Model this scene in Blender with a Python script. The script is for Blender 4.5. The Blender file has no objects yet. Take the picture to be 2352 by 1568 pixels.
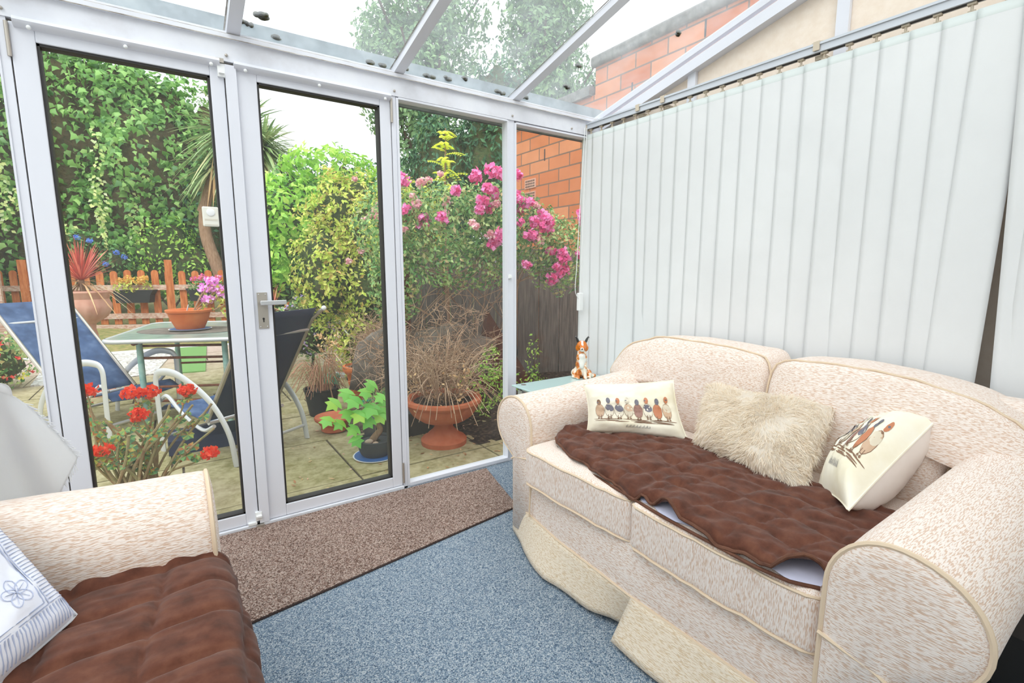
import bpy, bmesh, math, random
from math import sin, cos, pi, radians, sqrt, atan2
from mathutils import Vector, Matrix, noise
C = bpy.context.scene.collection
sc = bpy.context.scene
RND = random.Random(7)
def V(*a): return Vector(a)

# ------------------------------------------------------------ camera, sky, exposure
cd = bpy.data.cameras.new('camera'); cam = bpy.data.objects.new('camera', cd); C.objects.link(cam)
cd.sensor_width = 36.0; cd.lens = 36.0*1136/2352; cd.clip_start = 0.02; cd.clip_end = 300
cam.location = (0, -2.447, 1.17)
_y, _p = radians(34.51), radians(8.28)
_rt = V(cos(_y), -sin(_y), 0)
_d = V(sin(_y)*cos(_p), cos(_y)*cos(_p), -sin(_p))
cam.rotation_euler = _d.to_track_quat('-Z', 'Y').to_euler()
_up = _rt.cross(_d)
sc.camera = cam
sc.view_settings.view_transform = 'Standard'; sc.view_settings.look = 'None'
sc.view_settings.gamma = 1.0; sc.view_settings.use_curve_mapping = False
sc.view_settings.exposure = 0.97
world = bpy.data.worlds.new('overcast_sky'); sc.world = world; world.use_nodes = True
wn = world.node_tree; wn.nodes.clear()
wo = wn.nodes.new('ShaderNodeOutputWorld'); bg = wn.nodes.new('ShaderNodeBackground')
tc = wn.nodes.new('ShaderNodeTexCoord'); sx = wn.nodes.new('ShaderNodeSeparateXYZ')
rp = wn.nodes.new('ShaderNodeValToRGB')
nz = wn.nodes.new('ShaderNodeTexNoise'); nz.inputs['Scale'].default_value = 2.2; nz.inputs['Detail'].default_value = 4
mx = wn.nodes.new('ShaderNodeMix'); mx.data_type = 'RGBA'; mx.blend_type = 'MULTIPLY'
mr = wn.nodes.new('ShaderNodeMapRange'); mr.inputs['To Min'].default_value = .93; mr.inputs['To Max'].default_value = 1.07
wn.links.new(tc.outputs['Generated'], sx.inputs[0]); wn.links.new(sx.outputs['Z'], rp.inputs[0])
wn.links.new(tc.outputs['Generated'], nz.inputs['Vector']); wn.links.new(nz.outputs['Fac'], mr.inputs['Value'])
rp.color_ramp.elements[0].position = 0.0; rp.color_ramp.elements[0].color = (.50, .51, .52, 1)
rp.color_ramp.elements[1].position = 1.0; rp.color_ramp.elements[1].color = (.93, .96, 1.0, 1)
mx.inputs['Factor'].default_value = 1
wn.links.new(rp.outputs[0], mx.inputs['A']); wn.links.new(mr.outputs[0], mx.inputs['B'])
wn.links.new(mx.outputs['Result'], bg.inputs['Color']); bg.inputs['Strength'].default_value = 1.25
wn.links.new(bg.outputs[0], wo.inputs[0])
sl = bpy.data.lights.new('veiled_sun', 'SUN'); sl.energy = 0.9; sl.angle = radians(40); sl.color = (1, .97, .92)
so = bpy.data.objects.new('veiled_sun', sl); C.objects.link(so)
so.rotation_euler = V(.45, .55, -.75).to_track_quat('-Z', 'Y').to_euler()

# ------------------------------------------------------------ materials
def S(h):
    h = h.lstrip('#'); c = [int(h[i:i+2], 16)/255 for i in (0, 2, 4)]
    return tuple(x/12.92 if x <= .04045 else ((x+.055)/1.055)**2.4 for x in c) + (1,)
def base(name):
    m = bpy.data.materials.new(name); m.use_nodes = True; nt = m.node_tree
    return m, nt, nt.nodes['Principled BSDF']
def bump(nt, b, src, strength, dist=.01):
    bm = nt.nodes.new('ShaderNodeBump'); bm.inputs['Strength'].default_value = strength; bm.inputs['Distance'].default_value = dist
    nt.links.new(src, bm.inputs['Height']); nt.links.new(bm.outputs[0], b.inputs['Normal'])
def texco(nt, scale=(1, 1, 1), rot=(0, 0, 0)):
    t = nt.nodes.new('ShaderNodeTexCoord'); m = nt.nodes.new('ShaderNodeMapping')
    m.inputs['Scale'].default_value = scale; m.inputs['Rotation'].default_value = rot
    nt.links.new(t.outputs['Object'], m.inputs[0]); return m.outputs[0]
def ramp(nt, src, cols):
    r = nt.nodes.new('ShaderNodeValToRGB'); e = r.color_ramp.elements
    while len(e) < len(cols): e.new(.5)
    for i, (p, c) in enumerate(cols): e[i].position = p; e[i].color = c
    nt.links.new(src, r.inputs[0]); return r.outputs[0]
def tnoise(nt, vec, scale, detail=3, rough=.5):
    n = nt.nodes.new('ShaderNodeTexNoise'); n.inputs['Scale'].default_value = scale
    n.inputs['Detail'].default_value = detail; n.inputs['Roughness'].default_value = rough
    if vec: nt.links.new(vec, n.inputs['Vector'])
    return n.outputs['Fac']
def plain(name, h, rough=.5, metal=0, spec=.5, coat=0, trans=0):
    m, nt, b = base(name); b.inputs['Base Color'].default_value = S(h) if isinstance(h, str) else h
    b.inputs['Roughness'].default_value = rough; b.inputs['Metallic'].default_value = metal
    b.inputs['Specular IOR Level'].default_value = spec; b.inputs['Coat Weight'].default_value = coat
    return m
def mottled(name, cols, scale=10, rough=.8, bmp=.2, stretch=(1, 1, 1), dist=.01, detail=5, metal=0):
    m, nt, b = base(name); v = texco(nt, stretch); f = tnoise(nt, v, scale, detail, .6)
    n = len(cols); nt.links.new(ramp(nt, f, [(.3+.4*i/(n-1), S(c)) for i, c in enumerate(cols)]), b.inputs['Base Color'])
    b.inputs['Roughness'].default_value = rough; b.inputs['Metallic'].default_value = metal; bump(nt, b, f, bmp, dist)
    b.inputs['Specular IOR Level'].default_value = .3
    return m
def leafmat(name, cols, rough=.45, trans=.35, lift_=1.45):
    m, nt, b = base(name); g = nt.nodes.new('ShaderNodeNewGeometry')
    n = len(cols); col = ramp(nt, g.outputs['Random Per Island'], [(i/(n-1), tuple(min(.96, x*lift_) for x in S(c)[:3])+(1,)) for i, c in enumerate(cols)])
    nt.links.new(col, b.inputs['Base Color']); b.inputs['Roughness'].default_value = rough; b.inputs['Specular IOR Level'].default_value = .4
    tr = nt.nodes.new('ShaderNodeBsdfTranslucent'); nt.links.new(col, tr.inputs[0])
    mxs = nt.nodes.new('ShaderNodeMixShader'); mxs.inputs[0].default_value = trans
    out = nt.nodes['Material Output']
    nt.links.new(b.outputs[0], mxs.inputs[1]); nt.links.new(tr.outputs[0], mxs.inputs[2]); nt.links.new(mxs.outputs[0], out.inputs[0])
    return m
def fabric(name, axis, c0='#ece0d7', c1='#d4b7a2', amt=.5):
    # cream chenille with short tan dashes running along one axis
    m, nt, b = base(name)
    s = {'x': (65, 460, 460), 'y': (460, 65, 460), 'z': (460, 460, 65)}[axis]
    f = tnoise(nt, texco(nt, s), 1.0, 1.5, .5)
    col = ramp(nt, f, [(amt-.02, S(c0)), (amt+.10, S(c1))])
    nt.links.new(col, b.inputs['Base Color']); b.inputs['Roughness'].default_value = .95; b.inputs['Specular IOR Level'].default_value = .15
    b.inputs['Sheen Weight'].default_value = .2
    iv = nt.nodes.new('ShaderNodeMath'); iv.operation = 'SUBTRACT'; iv.inputs[0].default_value = 1; nt.links.new(f, iv.inputs[1])
    bump(nt, b, iv.outputs[0], .5, .003)
    return m
def glass(name, haze=.0, tint=(.97, .985, .98, 1), nscale=3):
    m = bpy.data.materials.new(name); m.use_nodes = True; nt = m.node_tree; nt.nodes.clear()
    out = nt.nodes.new('ShaderNodeOutputMaterial'); tr = nt.nodes.new('ShaderNodeBsdfTransparent'); tr.inputs[0].default_value = tint
    gl = nt.nodes.new('ShaderNodeBsdfGlossy'); gl.inputs['Roughness'].default_value = .02
    fr = nt.nodes.new('ShaderNodeMath'); fr.operation = 'MULTIPLY_ADD'; fr.inputs[1].default_value = .35; fr.inputs[2].default_value = .015
    lw = nt.nodes.new('ShaderNodeLayerWeight'); lw.inputs[0].default_value = .5; pw = nt.nodes.new('ShaderNodeMath'); pw.operation = 'POWER'; pw.inputs[1].default_value = 5
    nt.links.new(lw.outputs['Facing'], pw.inputs[0]); nt.links.new(pw.outputs[0], fr.inputs[0])
    m1 = nt.nodes.new('ShaderNodeMixShader'); nt.links.new(fr.outputs[0], m1.inputs[0]); nt.links.new(tr.outputs[0], m1.inputs[1]); nt.links.new(gl.outputs[0], m1.inputs[2])
    last = m1
    if haze > 0:
        df = nt.nodes.new('ShaderNodeBsdfDiffuse'); df.inputs[0].default_value = (.85, .9, .93, 1)
        tl = nt.nodes.new('ShaderNodeBsdfTranslucent'); tl.inputs[0].default_value = (.88, .93, .97, 1)
        ms = nt.nodes.new('ShaderNodeMixShader'); ms.inputs[0].default_value = .7
        nt.links.new(df.outputs[0], ms.inputs[1]); nt.links.new(tl.outputs[0], ms.inputs[2])
        f = tnoise(nt, texco(nt), nscale, 8, .65)
        r = nt.nodes.new('ShaderNodeMapRange'); r.inputs['From Min'].default_value = .25; r.inputs['From Max'].default_value = .75
        r.inputs['To Min'].default_value = haze*.5; r.inputs['To Max'].default_value = haze*1.5
        nt.links.new(f, r.inputs[0]); m2 = nt.nodes.new('ShaderNodeMixShader')
        nt.links.new(r.outputs[0], m2.inputs[0]); nt.links.new(m1.outputs[0], m2.inputs[1]); nt.links.new(ms.outputs[0], m2.inputs[2]); last = m2
    nt.links.new(last.outputs[0], out.inputs[0])
    return m
def speckle(name, cols, scale, bmp=.6, dist=.006, rough=.95):
    m, nt, b = base(name)
    vo = nt.nodes.new('ShaderNodeTexVoronoi'); vo.inputs['Scale'].default_value = scale; v = texco(nt); nt.links.new(v, vo.inputs['Vector'])
    sp = nt.nodes.new('ShaderNodeSeparateXYZ'); nt.links.new(vo.outputs['Color'], sp.inputs[0])
    n = len(cols); col = ramp(nt, sp.outputs[0], [(i/(n-1), S(c)) for i, c in enumerate(cols)])
    big = tnoise(nt, v, 2.5, 4); mm = nt.nodes.new('ShaderNodeMix'); mm.data_type = 'RGBA'; mm.blend_type = 'MULTIPLY'; mm.inputs['Factor'].default_value = .35
    nt.links.new(col, mm.inputs['A']); nt.links.new(ramp(nt, big, [(.35, (.75, .78, .8, 1)), (.65, (1, 1, 1, 1))]), mm.inputs['B'])
    nt.links.new(mm.outputs['Result'], b.inputs['Base Color']); b.inputs['Roughness'].default_value = rough; b.inputs['Specular IOR Level'].default_value = .1
    bump(nt, b, vo.outputs['Distance'], bmp, dist)
    return m
def transl(m, f):
    # thin cloth lets part of the light through
    nt = m.node_tree; b = nt.nodes['Principled BSDF']; t = nt.nodes.new('ShaderNodeBsdfTranslucent'); t.inputs[0].default_value = (.93, .94, .95, 1)
    x = nt.nodes.new('ShaderNodeMixShader'); x.inputs[0].default_value = f
    nt.links.new(b.outputs[0], x.inputs[1]); nt.links.new(t.outputs[0], x.inputs[2]); nt.links.new(x.outputs[0], nt.nodes['Material Output'].inputs[0]); return m
M = {}
M['upvc'] = plain('white_upvc', '#dddfe7', .35)
M['upvc2'] = mottled('white_upvc_weathered', ['#d3d3d8', '#dfe1e8', '#e5e7ec'], 6, .4, .03)
M['grime'] = mottled('grimy_seal', ['#6f6459', '#b3aca3', '#d3cfc9'], 14, .8, .2)
M['gasket'] = plain('black_gasket', '#2f2d2c', .6)
M['steel'] = plain('brushed_steel', '#b9b2a8', .38, .75)
M['chrome'] = plain('bright_metal', '#d5d6d8', .25, .9)
M['alu'] = plain('painted_aluminium', '#c9cbcc', .38, .35)
M['railm'] = plain('silver_rail', '#cdd2d9', .35, .3)
M['white'] = plain('white_plastic', '#eef0f0', .35)
M['cream_pl'] = plain('ivory_plastic', '#e6e5da', .4)
M['beige_pl'] = plain('beige_plastic', '#cfc2ae', .45)
M['black'] = plain('black_plastic', '#1b1b1d', .5)
M['dark'] = plain('dark_grey', '#3b3c3e', .7)
M['glass'] = glass('door_glass', .022, nscale=2)
M['roofglass'] = glass('dirty_roof_glass', .12, nscale=5)
M['fx'] = fabric('cream_fabric_dash_x', 'x'); M['fy'] = fabric('cream_fabric_dash_y', 'y'); M['fz'] = fabric('cream_fabric_dash_z', 'z')
M['skirt'] = fabric('cream_skirt_fabric', 'y', '#e3d6c3', '#cfb899', .5)
M['pipe'] = plain('cream_piping', '#dbc6ac', .9, spec=.1)
M['carpet'] = speckle('blue_speckled_carpet', ['#46566a', '#6b8093', '#8c9cab', '#c3c9cd', '#637a90'], 330)
M['mat'] = speckle('brown_speckled_mat', ['#5a453d', '#8c7064', '#b79c8f', '#dcc8bc', '#73594e'], 260, .9, .008)
M['matedge'] = plain('dark_mat_edge', '#3a2b27', .8)
M['brown'] = mottled('brown_velour', ['#492a1e', '#5c3628', '#6c4433'], 22, 1, .25, dist=.004)
M['brown'].node_tree.nodes['Principled BSDF'].inputs['Sheen Weight'].default_value = .12
M['brown2'] = mottled('brown_binding', ['#54362a', '#6e4a39'], 40, .9, .2, dist=.003)
M['lilac'] = plain('pale_lilac_lining', '#cfd0e6', .8)
M['cushion'] = mottled('cream_cotton', ['#e6dcc0', '#efe8d4', '#f3eee0'], 5, .9, .12, dist=.006)
M['cushback'] = mottled('white_satin', ['#e4d8cf', '#efe6e0'], 4, .45, .1, dist=.006)
M['fur'] = leafmat('cream_fur', ['#fbeedb', '#fff6e8', '#fffaf0'], .7, .45, .95)
M['cloth'] = transl(mottled('white_cloth', ['#f1f2f7', '#f8f9fb'], 7, .85, .06), .5)
M['slat'] = transl(mottled('white_blind_fabric', ['#eceeef', '#f3f5f6'], 3, .8, .05), .12)
M['slattop'] = plain('translucent_slat_top', '#d3dad8', .5)
M['wall'] = mottled('cream_textured_wall', ['#ecdccb', '#f3e6d8'], 30, .9, .25, dist=.004)
M['plaster'] = plain('white_plaster', '#f0efec', .8)
M['tglass'] = plain('frosted_table_glass', '#b9d3d2', .12)
def paving():
    m, nt, b = base('mossy_paving')
    v = texco(nt, (1, 1, 1), (0, 0, radians(2)))
    f = tnoise(nt, v, 1.3, 6, .6); f2 = tnoise(nt, v, 14, 5, .7)
    sp = nt.nodes.new('ShaderNodeSeparateXYZ'); nt.links.new(v, sp.inputs[0])
    r = nt.nodes.new('ShaderNodeMapRange'); r.inputs['From Min'].default_value = .6; r.inputs['From Max'].default_value = 3.2
    nt.links.new(sp.outputs['Y'], r.inputs[0])
    ad = nt.nodes.new('ShaderNodeMath'); ad.operation = 'MULTIPLY_ADD'; ad.inputs[1].default_value = .9; ad.inputs[2].default_value = -.35
    nt.links.new(f, ad.inputs[0]); a2 = nt.nodes.new('ShaderNodeMath'); nt.links.new(ad.outputs[0], a2.inputs[0]); nt.links.new(r.outputs[0], a2.inputs[1])
    mm = nt.nodes.new('ShaderNodeMix'); mm.data_type = 'RGBA'
    nt.links.new(a2.outputs[0], mm.inputs['Factor'])
    nt.links.new(ramp(nt, f2, [(.35, S('#837d4c')), (.6, S('#aca47a'))]), mm.inputs['A'])
    nt.links.new(ramp(nt, f2, [(.35, S('#b79f92')), (.6, S('#cfbbae'))]), mm.inputs['B'])
    nt.links.new(mm.outputs['Result'], b.inputs['Base Color']); b.inputs['Roughness'].default_value = .9
    bump(nt, b, f2, .3, .01)
    return m
M['pave'] = paving()
M['joint'] = mottled('dark_joint', ['#2f2a22', '#6b5f4c'], 30, .95, .3)
M['soil'] = mottled('dark_soil', ['#1d1713', '#3a2e26', '#6e5c4c'], 35, 1, 1, dist=.02)
M['grass'] = mottled('lawn_green', ['#6f7a40', '#8f8a55', '#b09a6c'], 12, 1, .6, dist=.03)
M['turf'] = mottled('artificial_turf', ['#6d9a55', '#86ad6c'], 60, 1, .5)
M['pebble'] = speckle('white_pebbles', ['#d8d3cb', '#f2efea', '#bcb3a8', '#ffffff'], 28, 1, .03)
M['terra'] = mottled('terracotta', ['#a8573a', '#bd6a48', '#cc8060'], 6, .85, .15)
M['terrapale'] = mottled('pale_pink_terracotta', ['#c48a77', '#d5a08c', '#dcb09d'], 6, .9, .15)
M['terraor'] = mottled('orange_terracotta', ['#b8592a', '#c96d38', '#d5854f'], 5, .7, .1)
M['fence'] = mottled('orange_stained_wood', ['#a75a2f', '#c4733f', '#d68f5c'], 5, .8, .3, (6, 6, 1))
M['fencerail'] = mottled('weathered_rail_wood', ['#a9705a', '#c7a896', '#d9c9bd'], 6, .85, .3, (1, 6, 6))
M['darkwood'] = mottled('dark_fence_boards', ['#4a4541', '#655f59', '#7a726a'], 7, .85, .3, (8, 8, .6))
M['bark'] = mottled('pale_bark', ['#8d6e55', '#b3937a'], 12, .95, .6, (3, 3, 1), .02)
M['bark2'] = mottled('dark_bark', ['#3f332b', '#6b584a'], 12, .95, .6, (3, 3, 1), .02)
M['twig'] = leafmat('dry_twigs', ['#6d5443', '#9b8069', '#bda58c', '#7d6248'], .9, .05)
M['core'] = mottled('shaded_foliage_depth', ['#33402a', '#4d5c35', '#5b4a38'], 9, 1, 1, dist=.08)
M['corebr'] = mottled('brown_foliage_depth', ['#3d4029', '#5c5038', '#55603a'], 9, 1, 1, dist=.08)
M['blue'] = mottled('blue_sling_mesh', ['#2f4263', '#42597f', '#5f7496'], 9, .7, .1)
M['navy'] = plain('navy_sling_mesh', '#28324d', .6)
M['tabg'] = mottled('mossy_table_glass', ['#7d8f86', '#98aaa2', '#a3ad92'], 4, .2, .03)
M['teal'] = mottled('pale_teal_paint', ['#7fa9a2', '#9cc0b8', '#8a8a70'], 9, .6, .1)
M['rust'] = mottled('rust', ['#5a3526', '#8a5a44'], 20, .9, .4)
M['coping'] = mottled('grey_coping', ['#6f6f6e', '#9a9997'], 12, .9, .4)
M['greenpl'] = plain('green_ribbed_plastic', '#2f9c86', .5)
M['bluepl'] = plain('blue_glaze', '#3f6fb0', .3)
M['stone'] = mottled('grey_stone', ['#5c554d', '#857d73'], 10, .9, .6, dist=.03)
M['orangegl'] = plain('orange_glaze', '#d9781f', .15, coat=.6)
def bricks():
    m, nt, b = base('orange_clay_blocks')
    t = nt.nodes.new('ShaderNodeTexCoord'); s = nt.nodes.new('ShaderNodeSeparateXYZ'); c = nt.nodes.new('ShaderNodeCombineXYZ')
    nt.links.new(t.outputs['Object'], s.inputs[0]); nt.links.new(s.outputs['Y'], c.inputs['X']); nt.links.new(s.outputs['Z'], c.inputs['Y'])
    br = nt.nodes.new('ShaderNodeTexBrick'); nt.links.new(c.outputs[0], br.inputs[0])
    br.inputs['Scale'].default_value = 1; br.inputs['Brick Width'].default_value = .42; br.inputs['Row Height'].default_value = .165
    br.inputs['Mortar Size'].default_value = .010; br.inputs['Mortar Smooth'].default_value = .2
    br.inputs['Color1'].default_value = S('#cf7a50'); br.inputs['Color2'].default_value = S('#e29a72'); br.inputs['Mortar'].default_value = S('#8d7466')
    f = tnoise(nt, c.outputs[0], 5, 5, .7)
    mm = nt.nodes.new('ShaderNodeMix'); mm.data_type = 'RGBA'; mm.blend_type = 'MULTIPLY'; mm.inputs['Factor'].default_value = .5
    nt.links.new(br.outputs['Color'], mm.inputs['A']); nt.links.new(ramp(nt, f, [(.3, (.75, .7, .68, 1)), (.65, (1, 1, 1, 1))]), mm.inputs['B'])
    nt.links.new(mm.outputs['Result'], b.inputs['Base Color']); b.inputs['Roughness'].default_value = .9; b.inputs['Specular IOR Level'].default_value = .1
    bump(nt, b, br.outputs['Fac'], -.4, .01)
    return m
M['brick'] = bricks()

# ------------------------------------------------------------ mesh helpers
def tag(o, label=None, cat=None, group=None, kind=None):
    if label: o['label'] = label
    if cat: o['category'] = cat
    if group: o['group'] = group
    if kind: o['kind'] = kind
    return o
def empty(name, loc, label=None, cat=None, group=None, kind=None):
    o = bpy.data.objects.new(name, None); o.location = loc; o.empty_display_size = .05; C.objects.link(o)
    return tag(o, label, cat, group, kind)
class MB:
    def __init__(s): s.v = []; s.f = []; s.mi = []; s.cur = 0
    def add(s, vs, fs):
        n = len(s.v); s.v += [tuple(p) for p in vs]; s.f += [tuple(i+n for i in f) for f in fs]; s.mi += [s.cur]*len(fs); return s
    def box(s, a, b):
        x0, y0, z0 = a; x1, y1, z1 = b
        return s.add([(x0,y0,z0),(x1,y0,z0),(x1,y1,z0),(x0,y1,z0),(x0,y0,z1),(x1,y0,z1),(x1,y1,z1),(x0,y1,z1)],
            [(3,2,1,0),(4,5,6,7),(0,1,5,4),(1,2,6,5),(2,3,7,6),(3,0,4,7)])
    def obox(s, mat, sx, sy, sz):
        n = len(s.v); s.box((-sx/2,-sy/2,-sz/2),(sx/2,sy/2,sz/2))
        s.v[n:] = [tuple(mat @ Vector(p)) for p in s.v[n:]]; return s
    def bar(s, a, b, w, h, up=(0,0,1)):
        a = Vector(a); b = Vector(b); d = (b-a); L = d.length; d = d/L; u = Vector(up); r = d.cross(u).normalized(); u = r.cross(d)
        P = [];
        for q in (a, b):
            for sx_, sy_ in ((-1,-1),(1,-1),(1,1),(-1,1)): P.append(q + r*w/2*sx_ + u*h/2*sy_)
        return s.add(P, [(0,1,2,3),(7,6,5,4),(0,4,5,1),(1,5,6,2),(2,6,7,3),(3,7,4,0)])
    def tube(s, path, r, n=8, cap=True, flat=1.0, up=None):
        path = [Vector(p) for p in path]; m = len(path); rr = r if isinstance(r, (list, tuple)) else [r]*m
        vs = []; prev = None
        for i, p in enumerate(path):
            t = (path[min(i+1, m-1)]-path[max(i-1, 0)]).normalized()
            if up is not None: a = t.cross(Vector(up)); a = a.normalized() if a.length > 1e-4 else prev
            elif prev is None:
                a = t.cross(V(0,0,1)); a = a.normalized() if a.length > .05 else t.cross(V(0,1,0)).normalized()
            else: a = (prev - t*prev.dot(t)).normalized()
            prev = a; b = t.cross(a)
            for k in range(n):
                th = 2*pi*k/n; vs.append(p + a*cos(th)*rr[i] + b*sin(th)*rr[i]*flat)
        fs = [(i*n+k, i*n+(k+1)%n, (i+1)*n+(k+1)%n, (i+1)*n+k) for i in range(m-1) for k in range(n)]
        if cap: fs += [tuple(range(n-1, -1, -1)), tuple(range((m-1)*n, m*n))]
        return s.add(vs, fs)
    def lathe(s, prof, c=(0,0,0), n=32, flute=0, fr=(0,99)):
        c = Vector(c); vs = []
        for r, z in prof:
            for k in range(n):
                th = 2*pi*k/n; q = r*(1+(flute*abs(sin(th*n/8)) if fr[0] < z < fr[1] else 0)); vs.append(c+V(q*cos(th), q*sin(th), z))
        m = len(prof); fs = [(i*n+k, i*n+(k+1)%n, (i+1)*n+(k+1)%n, (i+1)*n+k) for i in range(m-1) for k in range(n)]
        if prof[0][0] > 0: fs.append(tuple(range(n-1, -1, -1)))
        if prof[-1][0] > 0: fs.append(tuple(range((m-1)*n, m*n)))
        return s.add(vs, fs)
    def grid(s, fn, nu, nv, wrapu=False):
        vs = [fn(i/nu, j/nv) for j in range(nv+1) for i in range(nu+1)]
        return s.add(vs, [(j*(nu+1)+i, j*(nu+1)+i+1, (j+1)*(nu+1)+i+1, (j+1)*(nu+1)+i) for j in range(nv) for i in range(nu)])
    def rbox(s, a, b, r, n=6, fn=None):
        # rounded box from a to b with corner radius r
        a = Vector(a); b = Vector(b); bm = bmesh.new()
        bmesh.ops.create_cube(bm, size=2); bmesh.ops.subdivide_edges(bm, edges=bm.edges[:], cuts=n*2+1, use_grid_fill=True)
        c = (a+b)/2; h = (b-a)/2; vs = []
        for v in bm.verts:
            q = []
            for k in range(3):
                t = v.co[k]; i = abs(t)*(n+1)
                e = h[k]-r
                # outer rings sit in the rounded zone
                w = abs(t); w = (w/.7*e if w < .7 else e+(w-.7)/.3*r)
                q.append(w if t >= 0 else -w)
            q = Vector(q); inn = Vector([max(-(h[k]-r), min(h[k]-r, q[k])) for k in range(3)])
            d = q-inn
            if d.length > 1e-9:
                d = d.normalized()*r
            p = c+inn+d
            vs.append(fn(p) if fn else p)
        s.add(vs, [tuple(v.index for v in f.verts) for f in bm.faces]); bm.free(); return s
    def sphere(s, c, r, nu=12, nv=8):
        c = Vector(c); r = r if hasattr(r, '__len__') else (r, r, r)
        vs = [c+V(0,0,-r[2])]+[c+V(r[0]*cos(2*pi*i/nu)*sin(pi*j/nv), r[1]*sin(2*pi*i/nu)*sin(pi*j/nv), -r[2]*cos(pi*j/nv)) for j in range(1, nv) for i in range(nu)]+[c+V(0,0,r[2])]
        fs = [(0, 1+(i+1)%nu, 1+i) for i in range(nu)]
        fs += [(1+j*nu+i, 1+j*nu+(i+1)%nu, 1+(j+1)*nu+(i+1)%nu, 1+(j+1)*nu+i) for j in range(nv-2) for i in range(nu)]
        L = len(vs)-1; fs += [(L, 1+(nv-2)*nu+i, 1+(nv-2)*nu+(i+1)%nu) for i in range(nu)]
        return s.add(vs, fs)
    def build(s, name, mat, parent=None, smooth=True, label=None, cat=None, group=None, kind=None, angle=40, recalc=True):
        me = bpy.data.meshes.new(name); me.from_pydata(s.v, [], s.f)
        mats = mat if isinstance(mat, (list, tuple)) else [mat]
        for m in mats: me.materials.append(m)
        if len(mats) > 1: me.polygons.foreach_set('material_index', s.mi)
        if recalc and len(s.f) < 40000:
            bm = bmesh.new(); bm.from_mesh(me); bmesh.ops.recalc_face_normals(bm, faces=bm.faces[:]); bm.to_mesh(me); bm.free()
        if smooth:
            me.polygons.foreach_set('use_smooth', [True]*len(me.polygons))
            if angle: me.set_sharp_from_angle(angle=radians(angle))
        o = bpy.data.objects.new(name, me); C.objects.link(o)
        if parent is None:
            n = len(s.v); xs = [p[0] for p in s.v]; ys = [p[1] for p in s.v]; zs = [p[2] for p in s.v]
            c = V((min(xs)+max(xs))/2, (min(ys)+max(ys))/2, min(zs)); me.transform(Matrix.Translation(-c)); o.location = c
        else:
            o.parent = parent
            if parent.type == 'EMPTY': o.matrix_parent_inverse = parent.matrix_basis.inverted()
            elif parent.parent is None: o.matrix_parent_inverse = parent.matrix_basis.inverted()
        return tag(o, label, cat, group, kind)
def mb(): return MB()
def catmull(pts, k=6):
    P = [Vector(p) for p in pts]; P = [P[0]*2-P[1]]+P+[P[-1]*2-P[-2]]; out = []
    for i in range(1, len(P)-2):
        for j in range(k):
            t = j/k; a, b, c, d = P[i-1:i+3]
            out.append(.5*((2*b)+(c-a)*t+(2*a-5*b+4*c-d)*t*t+(3*b-a-3*c+d)*t**3))
    return out+[P[-2]]
def fbm(p, s=1.0): return noise.fractal(Vector(p)*s, .8, 2.0, 4)
def dup(root, loc, rotz=None, **kw):
    r = root.copy(); C.objects.link(r); r.location = loc
    if rotz is not None: r.rotation_euler = (0, 0, rotz)
    for k, v in kw.items(): r[k] = v
    for ch in list(root.children):
        c = ch.copy(); C.objects.link(c); c.parent = r
        for g in ch.children:
            d = g.copy(); C.objects.link(d); d.parent = c
    return r
# ------------------------------------------------------------ the conservatory shell
SL = .24; ZE = 2.1; YB = -3.3; XL = -1.5; XR = 2.38
def roofz(y): return ZE - SL*y
# floor
f = mb().box((XL, YB, -.06), (XR, -.0, 0.0)).build('floor', M['carpet'], smooth=False, kind='structure')
# right hand wall with cream panel above and behind the blinds
w = mb(); w.add([(XR, YB, 0), (XR, .03, 0), (XR, .03, ZE-.02), (XR, YB, roofz(YB)), (XR+.08, YB, 0), (XR+.08, .03, 0), (XR+.08, .03, ZE-.02), (XR+.08, YB, roofz(YB))],
    [(0,1,2,3), (7,6,5,4), (0,4,5,1), (1,5,6,2), (2,6,7,3), (3,7,4,0)])
w.build('wall_right', M['wall'], smooth=False, kind='structure')
g = empty('trim_1', (XR, 0, 2), kind='structure')
for y in (-.69, -1.405, -2.2, -2.9):
    mb().box((XR-.022, y-.024, 1.9), (XR-.002, y+.024, roofz(y)-.06)).build('glazing_bar', M['upvc'], g, smooth=False)
m = mb(); m.add([(x, y, roofz(y)+dz) for x in (XR-.05, XR+.08) for y in (.02, YB) for dz in (-.075, -.02)], [(0,1,3,2),(4,5,7,6),(0,1,5,4),(2,3,7,6),(0,2,6,4),(1,3,7,5)])
m.build('sloping_rail', M['upvc'], g, smooth=False)
mb().box((XR-.03, YB, 0.0), (XR-.002, -.03, .13)).build('baseboard_right', M['upvc'], smooth=False, kind='structure')
mb().box((XL, YB-.1, 0), (XR+.08, YB, roofz(YB))).build('wall_back', M['plaster'], smooth=False, kind='structure')
# unseen left side: wall kept low and glazed above to admit more light
mb().box((XL-.08, YB, 0), (XL, .03, .55)).build('wall_left', M['plaster'], smooth=False, kind='structure')
g = empty('window_4', (XL-.04, 0, .55), kind='structure')
for y in (0, -1.1, -2.2, YB+.03): mb().box((XL-.07, y-.03, .55), (XL-.01, y+.03, roofz(y)-.05)).build('window_post', M['upvc'], g, smooth=False)
mb().box((XL-.05, YB, .55), (XL-.04, .0, ZE-.03)).build('pane', M['glass'], g, smooth=False)
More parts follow.
